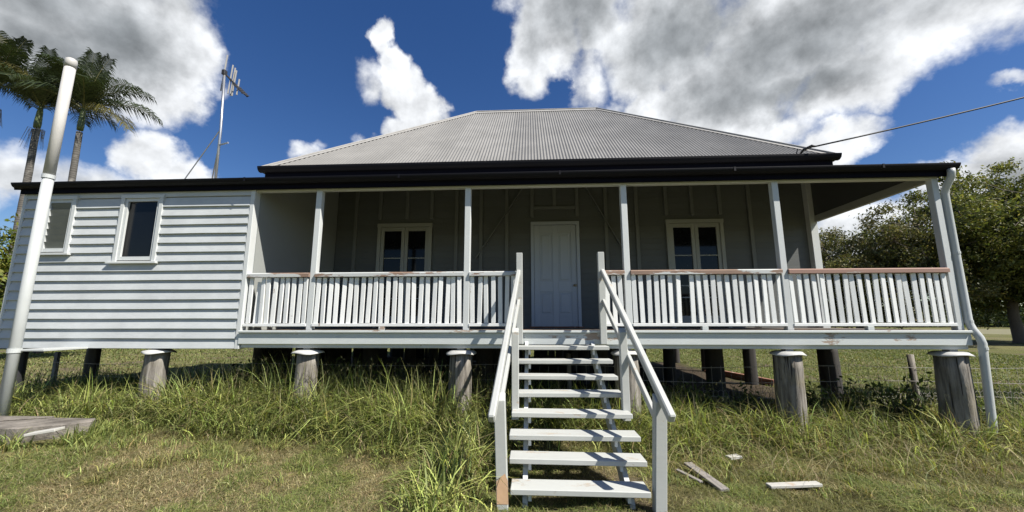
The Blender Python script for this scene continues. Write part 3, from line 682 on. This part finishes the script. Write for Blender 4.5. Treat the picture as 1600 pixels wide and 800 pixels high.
for k, (a, b, z) in enumerate((((9.45, 7.6), (9.95, 4.9), 0), ((9.62, 7.5), (10.08, 5.0), .0), ((9.5, 7.4), (10.0, 4.8), .09))):
    g0 = float(gz(9.7, 6)) + .05 + z
    lying('timber_plank', ('reddish plank on the ground under the right side of the house, inner of the pile', 'reddish plank on the ground under the right side of the house, outer of the pile', 'reddish plank topmost of the pile under the right side of the house')[k], 'plank', 'red_timber', (*a, g0), (*b, g0), .13, .075)

# ------------------------------------------------------------------ wire fence behind the stumps
fe = thing('wire_fence', 'rusty wire netting fence running behind the front stumps', 'fence', (4, .85, -1.55))
def fy(x): return .85 + .06 * math.sin(x * .7)
def wires():
    for zz in (-.62, -.86, -1.10):
        MB().tube([(x, fy(x), zz + .02 * math.sin(x * 1.3 + zz * 5)) for x in np.linspace(-5.6, 16, 60)], .0040, 4).build('wire', 'wire_grey', fe)
    segs = []; p = .085; hx = .05
    X0, X1, Z0 = -5.6, 15.9, -1.55
    nx = int((X1 - X0) / p)
    for i in range(nx):
        for j in range(7):
            off = p / 2 * (j % 2); x = X0 + i * p + off; z = Z0 + j * .085
            segs += [((x, z), (x + p / 2, z + .028)), ((x + p / 2, z + .028), (x + p, z)), ((x, z), (x, z - .057))]
    for i in range(int((X1 - X0) / .16)):
        x = X0 + i * .16; segs.append(((x, -1.55), (x + jit(.01), -.62)))
    S = np.array(segs); n = len(S); V = []; 
    a = np.stack([S[:, 0, 0], np.vectorize(fy)(S[:, 0, 0]), S[:, 0, 1]], 1); b = np.stack([S[:, 1, 0], np.vectorize(fy)(S[:, 1, 0]), S[:, 1, 1]], 1)
    jz = .02 * np.sin(a[:, 0] * 3) ; a[:, 2] += jz; b[:, 2] += .02 * np.sin(b[:, 0] * 3)
    d = b - a; d /= np.linalg.norm(d, axis=1)[:, None]; s1 = np.cross(d, [0, 1, 0]); r = .0024
    ring = [s1 * r, np.array([[0, 1, 0]]) * r * .87 - s1 * r * .5, -np.array([[0, 1, 0]]) * r * .87 - s1 * r * .5]
    V = np.concatenate([a + q for q in ring] + [b + q for q in ring]); i = np.arange(n); F = []
    for k in range(3): F.append(np.stack([i + k * n, i + ((k + 1) % 3) * n, i + (3 + (k + 1) % 3) * n, i + (3 + k) * n], 1))
    o = link('netting', npmesh('netting', V, np.concatenate(F)), 'wire_grey', fe); o['kind'] = 'stuff'
wires()
for x, r in ((9.93, .045), (4.2, .04), (-5.4, .04), (15.6, .05)): MB().tube([(x, fy(x) + .06, -1.7), (x - .01, fy(x) + .06, -.42)], [r * 1.05, r], 9).build('fence_post', 'stump_wood', fe, smooth=True)

# ------------------------------------------------------------------ vegetation
def blades(P, H, W, lean, C, seg=2, droop=.35):
    n = len(P); a = rng.random(n) * 2 * math.pi; d = np.stack([np.cos(a), np.sin(a), a * 0], 1)
    a2 = a + math.pi / 2 + rng.normal(0, .5, n); s = np.stack([np.cos(a2), np.sin(a2), a * 0], 1)
    ts = np.linspace(0, 1, seg + 1); V = []; 
    wd = {2: (1, .8, 0), 3: (.9, 1, .65, 0), 4: (.8, 1, .85, .5, 0)}[seg]
    for t, k in zip(ts, wd):
        c = P + d * (H * lean * t ** 2)[:, None]; c[:, 2] += H * (t - droop * lean * t ** 3)
        if k: V += [c - s * (W * k / 2)[:, None], c + s * (W * k / 2)[:, None]]
        else: V.append(c)
    m = len(V); V = np.stack(V, 1).reshape(-1, 3); i = np.arange(n) * m
    F4 = np.concatenate([np.stack([i + 2 * q, i + 2 * q + 1, i + 2 * q + 3, i + 2 * q + 2], 1) for q in range(seg - 1)])
    F3 = np.stack([i + m - 3, i + m - 2, i + m - 1], 1)
    sh = np.repeat(C, m, 0)
    return V, F4, F3, sh
def grass_obj(name, lab, cat, parts):
    Vs, A, B, T = [], [], [], []; k = 0
    for V, F4, F3, C in parts:
        Vs.append(V); A.append(F4 + k); B.append(F3 + k); T.append(C); k += len(V)
    o = link(name, npmesh(name, np.concatenate(Vs), np.concatenate(A), np.concatenate(B), np.concatenate(T)), 'grass_blade')
    return tagd(o, lab, cat, kind='stuff')
def pal(n, a, b, f, s=.16):
    a, b = np.array(a), np.array(b); c = a + (b - a) * np.clip(f, 0, 1)[:, None]; return np.clip(c * np.exp(rng.normal(0, s, (n, 1))) * (1 + rng.normal(0, .06, (n, 3))), .005, 1)
GREEN, LIME, OLIVE, STRAW, DARK = (.09, .122, .036), (.34, .37, .11), (.13, .13, .045), (.33, .275, .15), (.04, .06, .018)
def scatter(n, x0, x1, y0, y1):
    return rng.uniform(x0, x1, n), rng.uniform(y0, y1, n)
def edge(x):                # front edge of the long grass
    return -.62 - .25 * (vn(x, x * 0, .8) - .5) - .28 * sst(x, 4.6, 2.6) * sst(x, 0.2, 1.6) * 1.0
def tallness(x, y):
    t = sst(y, edge(x) - .35, edge(x) + .45)
    st_ = np.exp(-((x - 2.72) / .42) ** 2) * sst(y, -3.2, -2.2)       # tuft beside the stairs
    return np.maximum(t, .75 * st_)
def on_slab(x, y): return (x < -2.3) & (y > -1.36) & (y < -.78) & (x > -6.4)
def under(x, y): return (x > -5.2) & (x < 9.7) & (y > 1.5) & (y < 11)
def lawn():
    parts = []
    x, y = scatter(390000, -5.0, 12.5, -3.6, .3)
    t = tallness(x, y); bare = sst(vn(x, y, 1.15, 3) * .65 + vn(x, y, 4.2, 9) * .35, .58, .74)
    bare = np.maximum(bare, .85 * np.exp(-((x - 5.2) / .55) ** 2 - ((y + 1.45) / .35) ** 2))
    keep = (rng.random(len(x)) < (1 - .88 * bare) * (1 - .6 * t)) & ~on_slab(x, y); keep &= ~((x > 3.3) & (x < 4.7) & (y > -2.3) & (rng.random(len(x)) < .45))
    x, y, t = x[keep], y[keep], t[keep]; n = len(x); P = np.stack([x, y, gz(x, y) - .01], 1)
    pt = vn(x, y, 2.1, 7); H = .035 + .05 * rng.random(n) + .07 * t + .05 * sst(pt, .55, .85); W = rng.uniform(.0035, .007, n)
    dry = sst(vn(x, y, .75, 13) * .6 + vn(x, y, 2.7, 21) * .4, .36, .66) + rng.normal(0, .25, n)
    C = pal(n, OLIVE, STRAW, dry * .8 * (1 - .5 * t), .38); g = rng.random(n) < sst(pt, .45, .75) * .7; C[g] = pal(int(g.sum()), GREEN, LIME, rng.random(int(g.sum())) * .8, .3)
    parts.append(blades(P, H, W, rng.uniform(.3, 2.6, n), C, 2))
    # tufts standing up out of the mown grass, thicker towards the house
    m = 620; per = 46; tx, ty = scatter(m, -5.0, 12.5, -3.3, -.3); k = ~on_slab(tx, ty) & ~((tx > 3.25) & (tx < 4.75)) & (rng.random(m) < .25 + .75 * sst(ty, -2.4, -.9)); tx, ty = tx[k], ty[k]; m = len(tx)
    sz = rng.uniform(.5, 1.3, m) * (.75 + .6 * sst(ty, -2.4, -.9)); x = np.repeat(tx, per) + rng.normal(0, .06, m * per) * np.repeat(sz, per); y = np.repeat(ty, per) + rng.normal(0, .06, m * per) * np.repeat(sz, per); n = m * per
    yl = np.repeat(rng.random(m), per); C = pal(n, GREEN, LIME, rng.random(n) * .7 + .2, .32); q = rng.random(n) < .12 + .5 * (yl > .6); C[q] = pal(int(q.sum()), (.14, .125, .035), (.31, .265, .11), rng.random(int(q.sum())), .25)
    parts.append(blades(np.stack([x, y, gz(x, y) - .01], 1), np.repeat(sz, per) * rng.uniform(.06, .19, n), rng.uniform(.005, .011, n), rng.uniform(.3, 1.6, n), C, 2))
    return grass_obj('lawn_grass', 'short patchy green and straw coloured lawn in front of the house', 'grass', parts)
lawn()
def tall():
    parts = []
    x, y = scatter(135000, -5.6, 13.5, -2.9, 1.15); t = tallness(x, y); cl = vn(x, y, 2.2, 31) * .6 + vn(x, y, 6, 17) * .4
    keep = (rng.random(len(x)) < t * (.25 + .95 * sst(cl, .28, .66)) * (1 - .25 * sst(y, .55, 1.1))) & ~on_slab(x, y); keep &= ~((x > 3.25) & (x < 4.75) & (y < -.1) & (rng.random(len(x)) < .93)); keep &= rng.random(len(x)) < (1 - .2 * sst(x, 5, 6.5))
    x, y, t, cl = x[keep], y[keep], t[keep], cl[keep]; n = len(x); P = np.stack([x, y, gz(x, y) - .02], 1)
    lf = .80 + .20 * sst(x, 6, 3.6) - .25 * sst(x, -1.3, -3.2)
    H = t * lf * (1 + .22 * np.exp(-((x - 1.0) / 2.0) ** 2)) * (.34 + .70 * rng.random(n) ** 1.3) * (.6 + .7 * cl) + .04
    C = pal(n, GREEN, LIME, rng.random(n) ** 1.5 * .85 + .30 * sst(y, .3, -.5), .46); d = rng.random(n) < .20 + .16 * sst(x, 4.8, 6.5); C[d] = pal(int(d.sum()), OLIVE, STRAW, rng.random(int(d.sum())), .2)
    parts.append(blades(P, H, rng.uniform(.007, .019, n), rng.uniform(.15, 1.35, n), C, 4, .55))
    # tall flowering stalks with drooping seed heads
    n = 1050; x = np.where(rng.random(n) < .6, rng.uniform(-1.2, 3.0, n), rng.uniform(-1.6, 12.5, n)); y = rng.uniform(-.2, .95, n); k = ~((x > 3.2) & (x < 4.8)); x, y = x[k], y[k]; n = len(x)
    P = np.stack([x, y, gz(x, y)], 1); C = pal(n, (.07, .085, .03), (.24, .22, .11), rng.random(n) ** 1.5, .25); H = rng.uniform(.55, 1.18, n) * np.where(x > 3, .8, 1)
    parts.append(blades(P, H, np.full(n, .006), rng.uniform(.05, .5, n), C, 4, .4))
    m = 6; tip = np.repeat(P + np.stack([x * 0, y * 0, H * .88], 1), m, 0) + rng.normal(0, .035, (n * m, 3)) * [1, 1, 1.7]
    parts.append(blades(tip, np.full(n * m, .04), np.full(n * m, .006), rng.uniform(.2, 2, n * m), np.repeat(C, m, 0) * .6, 2))
    n = 1500; x = np.concatenate([rng.uniform(-6.2, -2.4, n // 2), rng.normal(-2.25, .22, n // 2)]); y = np.concatenate([rng.normal(-1.46, .05, n // 2), rng.uniform(-1.35, -.7, n // 2)]); n = len(x); k = ~on_slab(x, y); x, y = x[k], y[k]; n = len(x)
    parts.append(blades(np.stack([x, y, gz(x, y) - .01], 1), rng.uniform(.08, .34, n), rng.uniform(.006, .014, n), rng.uniform(.2, 1.3, n), pal(n, GREEN, LIME, rng.random(n) * .8, .3), 4, .5))
    # dry fallen stalks on the right
    n = 1500; x, y = scatter(n, 5.0, 12.5, -1.5, .7); P = np.stack([x, y, gz(x, y)], 1); C = pal(n, OLIVE, STRAW, .4 + rng.random(n) * .6, .2)
    parts.append(blades(P, rng.uniform(.2, .6, n), rng.uniform(.004, .008, n), rng.uniform(.6, 2.4, n), C, 4, .45))
    return grass_obj('long_grass', 'long green and yellow grass growing up around the stumps', 'long grass', parts)
tall()
def far_lawn():
    parts = []
    for (n, x0, x1, y0, y1, hs) in ((90000, 9.5, 28, -.5, 26, 1), (50000, -24, -2, .6, 26, 1.1), (16000, -2, 10, 10.6, 24, 1.1)):
        x, y = scatter(n, x0, x1, y0, y1); k = ~under(x, y) & ~((x < 9.9) & (y < 1.2) & (x > -5.4)); x, y = x[k], y[k]; n = len(x)
        d = np.hypot(x - 3.5, y + 6); P = np.stack([x, y, gz(x, y) - .01], 1)
        C = pal(n, GREEN, (.20, .215, .065), rng.random(n), .2); q = rng.random(n) < .2; C[q] = pal(int(q.sum()), OLIVE, STRAW, rng.random(int(q.sum())) * .7, .2)
        parts.append(blades(P, rng.uniform(.05, .11, n) * hs, .006 + .0011 * d, rng.uniform(.3, 1.4, n), C, 2))
    return grass_obj('side_lawn', 'sunlit mown lawn beyond the sides of the house', 'grass', parts)
far_lawn()
def leaves(P, size, C, up=.5, asp=.42):
    n = len(P); a = rng.normal(0, 1, (n, 3)); a[:, 2] -= .25; a /= np.linalg.norm(a, axis=1)[:, None]
    nr = rng.normal(0, 1, (n, 3)); nr[:, 2] += up * 2; s = np.cross(a, nr); s /= np.linalg.norm(s, axis=1)[:, None] + 1e-9
    l = (size * rng.uniform(.6, 1.25, n))[:, None]
    V = np.stack([P - a * l * .5, P - s * l * asp * .5, P + a * l * .5, P + s * l * asp * .5], 1).reshape(-1, 3); i = np.arange(n) * 4
    return V, np.stack([i, i + 1, i + 2, i + 3], 1), np.repeat(C, 4, 0)
def tree(name, lab, base, cc, cr, tr, nclump, per, leaf, cols, limbs=7, clump_r=.6, gapf=.0, group=None, fork=.35, bare=0, cat='tree'):
    base = Vector(base); root = thing(name, lab, cat, base, group); cc = np.array(cc, float); cr = np.array(cr, float)
    pts = []
    while len(pts) < nclump:
        u = rng.normal(0, 1, (nclump, 3)); u /= np.linalg.norm(u, axis=1)[:, None]; u *= (rng.random(nclump) ** .36)[:, None]
        u[:, 2] = np.where(u[:, 2] < -.6, -.6 + (u[:, 2] + .6) * .5, u[:, 2])
        lump = np.sin(u[:, 0] * 4.1 + base.x) * np.sin(u[:, 1] * 3.7 + 1) * np.sin(u[:, 2] * 4.4 + 2) + .5 * np.sin(u[:, 0] * 9 + u[:, 2] * 7)
        r_ = np.linalg.norm(u, axis=1); th = np.arctan2(u[:, 1], u[:, 0]); ph = np.arcsin(np.clip(u[:, 2] / (r_ + 1e-6), -1, 1))
        u *= (.80 + .17 * np.sin(3 * th + base.y) * np.cos(2 * ph) + .15 * np.sin(5 * th + 4 * ph + base.x) + .10 * np.sin(9 * th - 7 * ph))[:, None]
        ok = lump > gapf - 1 + (r_ > .8) * .75 + (rng.random(nclump) - .5) * .4
        pts += list((cc + u * cr)[ok])
    C0 = np.array(pts[:nclump])
    m = MB(); top = Vector(cc) - Vector((0, 0, cr[2] * .35)); fk = base.lerp(Vector((base.x, base.y, top.z)), fork + .35)
    m.tube([base - Vector((0, 0, .2)), base + Vector((jit(.1), jit(.1), .3)), base.lerp(fk, .6) + Vector((jit(.15), jit(.15), 0)), fk], [tr * 1.5, tr * 1.1, tr * .9, tr * .8], 10)
    m.build('trunk', 'bark', root, smooth=True)
    b = MB(); ang = random.random() * 6; nodes = []
    for k in range(limbs):
        a = ang + 2 * math.pi * k / limbs; e = Vector((cc[0] + math.cos(a) * cr[0] * .6, cc[1] + math.sin(a) * cr[1] * .6, cc[2] + random.uniform(-.35, .5) * cr[2]))
        q1 = fk.lerp(e, .35) + Vector((jit(.3), jit(.3), .25 * cr[2] * random.random())); q2 = fk.lerp(e, .7) + Vector((jit(.4), jit(.4), jit(.4)))
        b.tube([fk - Vector((0, 0, .1)), q1, q2, e], [tr * .55, tr * .36, tr * .22, tr * .08], 7); nodes += [q1, q2, e, q1.lerp(q2, .5), q2.lerp(e, .5)]
    NA = np.array([tuple(v) for v in nodes])
    for p in C0[rng.permutation(nclump)[:min(nclump, 170)]]:
        q = Vector(NA[np.argmin(((NA - p) ** 2).sum(1))]); e = Vector(p); mid = q.lerp(e, .5) + Vector((jit(.25), jit(.25), jit(.25)))
        b.tube([q, mid, e], [tr * .11, tr * .07, tr * .025], 4, False)
    for _ in range(bare):
        p = Vector(C0[rng.integers(nclump)]); u = (p - Vector(cc)).normalized(); b.tube([p - u * .5, p + u * random.uniform(.4, 1.0) + Vector((jit(.4), jit(.4), .3)), p + u * random.uniform(1., 1.7) + Vector((jit(.6), jit(.6), .5))], [.03, .018, .006], 4, False)
    b.build('branches', 'bark', root, smooth=True, fix=False)
    n = nclump * per; tone = np.repeat(rng.normal(0, .22, nclump), per); P = np.repeat(C0, per, 0) + rng.normal(0, clump_r, (n, 3)) * [.62, .62, .42]
    f = np.clip(rng.random(n) * .9 + tone, 0, 1); C = pal(n, cols[0], cols[1], f, .22); d = rng.random(n) < .07; C[d] = pal(int(d.sum()), cols[1], cols[2], rng.random(int(d.sum())), .15)
    V, F, T = leaves(P, np.full(n, leaf), C)
    link('crown', npmesh('crown', V, F, None, T), 'tree_leaf', root)
    return root
FOL = [(.055, .07, .024), (.20, .205, .06), (.34, .30, .10)]
FOL2 = [(.06, .068, .028), (.165, .155, .062), (.27, .21, .11)]
gt = lambda x, y: float(gz(x, y))
tree('shade_tree', 'large spreading tree with dark trunk on the lawn at the right', (43.0, 27.2, gt(43, 27)), (44.2, 27.5, 6.4), (12.2, 9.2, 7.4), .36, 760, 210, .30, FOL, 11, .70, .55, bare=80, cat='tree')
tree('shade_tree', 'lower olive tree with bare twigs seen past the verandah end', (33.0, 30.0, gt(33, 30)), (33.6, 29.0, 4.4), (7.4, 6.6, 6.6), .30, 360, 190, .25, FOL2, 9, .62, .6, bare=70)
tree('shade_tree', 'leafy tree casting its shade across the lawn at the far right', (18.6, .2, gt(18, 0)), (18.6, .2, 4.3), (3.0, 3.0, 2.4), .22, 160, 90, .22, FOL, 6, .6, .1)
tree('garden_tree', 'yellow-green bushy tree behind the left corner of the house', (-17.6, 9.0, gt(-17, 9)), (-17.6, 9.0, 1.9), (2.4, 2.4, 2.6), .16, 170, 110, .20, [(.06, .085, .015), (.19, .20, .03), (.30, .27, .06)], 6, .5, .1)
def far_trees():
    xs = rng.uniform(-260, 320, 1500); d = rng.uniform(150, 190, 1500); P = []; 
    h = 4.2 + 3.6 * vn(xs, xs * 0, .05, 3) + 2.0 * vn(xs, xs * 0, .2, 8)
    n = 1500; per = 55; z = (rng.random(n * per)) ** .8 * np.repeat(h, per)
    P = np.stack([np.repeat(xs, per) + rng.normal(0, 1.6, n * per), np.repeat(d, per) - 30 * np.repeat(np.abs(xs) / 320, per) + rng.normal(0, 1.5, n * per), z - 2.0], 1)
    C = pal(n * per, (.035, .05, .022), (.075, .095, .04), rng.random(n * per), .2); V, F, T = leaves(P, np.full(n * per, 1.5), C, .3, .7)
    tagd(link('far_treeline', npmesh('far_treeline', V, F, None, T), 'tree_leaf'), 'low dark line of far trees on the horizon', 'treeline', kind='stuff')
far_trees()
def weed(x, y, h, n, lab):
    root = thing('broadleaf_weed', lab, 'weed', (x, y, gt(x, y)), 'leafy weeds along the fence')
    m = MB(); P = []
    for k in range(n):
        a = random.random() * 6.3; sp = random.uniform(.1, .45) * h; hh = h * random.uniform(.55, 1)
        path = [Vector((x + jit(.04), y + jit(.04), gt(x, y) - .03))]; 
        for t in (.35, .7, 1): path.append(Vector((x + math.cos(a) * sp * t, y + math.sin(a) * sp * t, gt(x, y) + hh * t)))
        m.tube(path, [.007, .006, .004, .002], 4, False)
        for t in np.linspace(.15, 1, 16): P.append(np.array([x + math.cos(a) * sp * t, y + math.sin(a) * sp * t, gt(x, y) + hh * t]) + rng.normal(0, .035, 3))
    m.build('stems', 'dark_timber', root, fix=False); P = np.array(P); C = pal(len(P), DARK, GREEN, rng.random(len(P)), .2)
    V, F, T = leaves(P, np.full(len(P), .11), C, .5, .38); link('foliage', npmesh('foliage', V, F, None, T), 'tree_leaf', root)
for x, y, h, n, lb in ((8.55, .62, .85, 26, 'dark leafy weed at the fence left of the fence post'), (9.25, .50, .95, 30, 'tall dark leafy weed between the two right-hand stumps'), (10.6, .7, .55, 16, 'low dark weed beyond the downpipe'),
                       (1.0, .55, 1.0, 26, 'dark weed in the shade between the left stumps'), (1.75, .6, 1.05, 28, 'tall dark weed beside the stump left of the stairs'), (-1.5, .6, .95, 24, 'weed under the corner of the closed-in room')):
    weed(x, y, h, n, lb)
for x, y, h, n, lb in ((-.75, .62, .95, 26, 'dark weed just left of the second stump from the left'), (.45, .66, 1.05, 28, 'dark weed just right of the second stump from the left'), (2.95, .62, .9, 24, 'dark weed between the stairs and the stump on their left'),
                       (5.55, .62, .75, 22, 'dark weed just right of the stairs'), (6.3, .68, .8, 24, 'dark weed midway between the stairs and the next stump'), (6.95, .6, .7, 20, 'dark weed left of the lit right-hand stump'), (8.0, .66, .7, 22, 'dark weed right of the lit right-hand stump'), (-3.4, .62, .55, 18, 'low weed under the dark-glassed sash window'), (-4.55, .7, .5, 16, 'low weed behind the vent pipe')):
    weed(x, y, h, n, lb)
def palm(x, y, z, lab, fronds, r=.15, seed=0, dead=0):
    rd = random.Random(seed); root = thing('palm_tree', lab, 'palm tree', (x, y, gt(x, y)), 'tall palms behind the house')
    g0 = gt(x, y); m = MB(); k = 26
    m.tube([(x + .12 * math.sin(i / k * 3), y, g0 - .2 + (z - 1.15 - g0) * i / k) for i in range(k + 1)], [r * (1.25 - .35 * i / k) * (1 + .03 * (i % 2)) for i in range(k + 1)], 10).build('trunk', 'palm_trunk', root, smooth=True)
    xt = x + .12 * math.sin(3)
    cs = MB().tube([(xt, y, z - 1.25), (xt, y, z - 1.0), (xt, y, z - .3), (xt, y, z + .2)], [r * .9, r * 1.02, r * .8, r * .4], 10).mesh('crownshaft', smooth=True)
    a = cs.attributes.new('tint', 'FLOAT_COLOR', 'POINT'); a.data.foreach_set('color', [.10, .13, .05, 1] * len(cs.vertices)); link('crownshaft', cs, 'palm_leaf', root)
    for (az_, el_, ln, kind) in fronds:
        d = Vector((math.cos(R(az_)), math.sin(R(az_)), 0)); e0 = R(el_); sidev = Vector((-d.y, d.x, 0))
        n = 16; path = []; p = Vector((xt, y, z)); cur = e0; drop = R(rd.uniform(70, 95)) * (1 if el_ < 75 else .35)
        if kind == 'dead': drop = R(30)
        tang = []
        for i in range(n + 1):
            path.append(p.copy()); t = i / n; tg = d * math.cos(cur) + Vector((0, 0, math.sin(cur))); tang.append(tg); p = p + tg * (ln / n); cur = e0 - drop * (t ** 1.5)
        V = []; F4 = []; F3 = []; T = []
        tb = MB().tube(path, [.035 * (1 - .85 * i / n) for i in range(n + 1)], 5, False)
        V += tb.v; F4 += [f for f in tb.f if len(f) == 4]
        c_r = (.16, .15, .06) if kind != 'dead' else (.22, .17, .11); T += [c_r] * len(tb.v)
        NL = 60
        for i in range(NL):
            t = .10 + .9 * i / NL; q = t * n; i0 = min(int(q), n - 1); f_ = q - i0; P0 = path[i0].lerp(path[i0 + 1], f_); tg = tang[i0].lerp(tang[i0 + 1], f_).normalized()
            nrm = sidev.cross(tg).normalized(); nrm = nrm if nrm.z > 0 else -nrm
            L_ = (.5 + .75 * math.sin(math.pi * min(1, t * 1.05) ** .8)) * (.95 if kind != 'dead' else .6)
            for s_ in (-1, 1):
                dr = (sidev * s_ * .85 + tg * (.45 + .35 * t) + nrm * rd.uniform(.0, .35)).normalized(); L2 = L_ * rd.uniform(.85, 1.1)
                mid = P0 + dr * L2 * .55; tip = P0 + dr * L2 * .92 + Vector((0, 0, -L2 * rd.uniform(.25, .6) * (2.0 if kind == 'dead' else 1)))
                wv = tg * .026; k0 = len(V)
                V += [tuple(P0 - wv * .6), tuple(P0 + wv * .6), tuple(mid + wv), tuple(mid - wv), tuple(tip)]; F4.append((k0, k0 + 1, k0 + 2, k0 + 3)); F3.append((k0 + 3, k0 + 2, k0 + 4))
                b_ = rd.uniform(.7, 1.3); c_ = (.034 * b_, .048 * b_, .019 * b_) if kind == 'green' else ((.11 * b_, .10 * b_, .03 * b_) if kind == 'yellow' else (.20 * b_, .16 * b_, .10 * b_))
                T += [c_] * 5
        link('frond', npmesh('frond', V, F4, F3, np.array(T)), 'palm_leaf', root)
    for k in range(dead):
        b = MB(); a = rd.random() * 6
        for q in range(26):
            a = rd.random() * 6.3; L_ = rd.uniform(.5, 1.1); x1, y1 = xt + math.cos(a) * .5 * L_, y + math.sin(a) * .5 * L_
            b.tube([(xt, y, z - 1.35), (xt + math.cos(a) * .3, y + math.sin(a) * .3, z - 1.3), (x1, y1, z - 1.35 - L_)], [.02, .012, .006], 4, False)
        b.build('seed_stalks', 'grey_plank', root, fix=False)
def ring(n, els, ln, seed, kinds=('green',)):
    rd = random.Random(seed); return [(360 * k / n + rd.uniform(-14, 14), els[k % len(els)] + rd.uniform(-8, 8), ln * rd.uniform(.85, 1.1), kinds[k % len(kinds)]) for k in range(n)]
palm(-23.45, 12, 11.9, 'middle palm rising behind the white vent pipe', ring(14, (78, 56, 34), 3.1, 2, ('green', 'green', 'green', 'green', 'yellow')) + [(40, 84, 2.8, 'green')], seed=2, dead=1)
palm(-20.9, 12, 11.7, 'rightmost palm with one long drooping lower frond', ring(13, (78, 58, 36), 3.1, 5) + [(-8, 40, 3.9, 'green'), (4, -2, 3.0, 'yellow'), (90, 86, 2.6, 'green')], r=.14, seed=5)
palm(-25.7, 11.6, 13.0, 'leftmost palm with pale seed stalks at the left edge', ring(14, (78, 56, 34), 3.4, 9, ('green', 'green', 'yellow', 'green')) + [(20, 82, 3.0, 'green')], seed=9, dead=2)
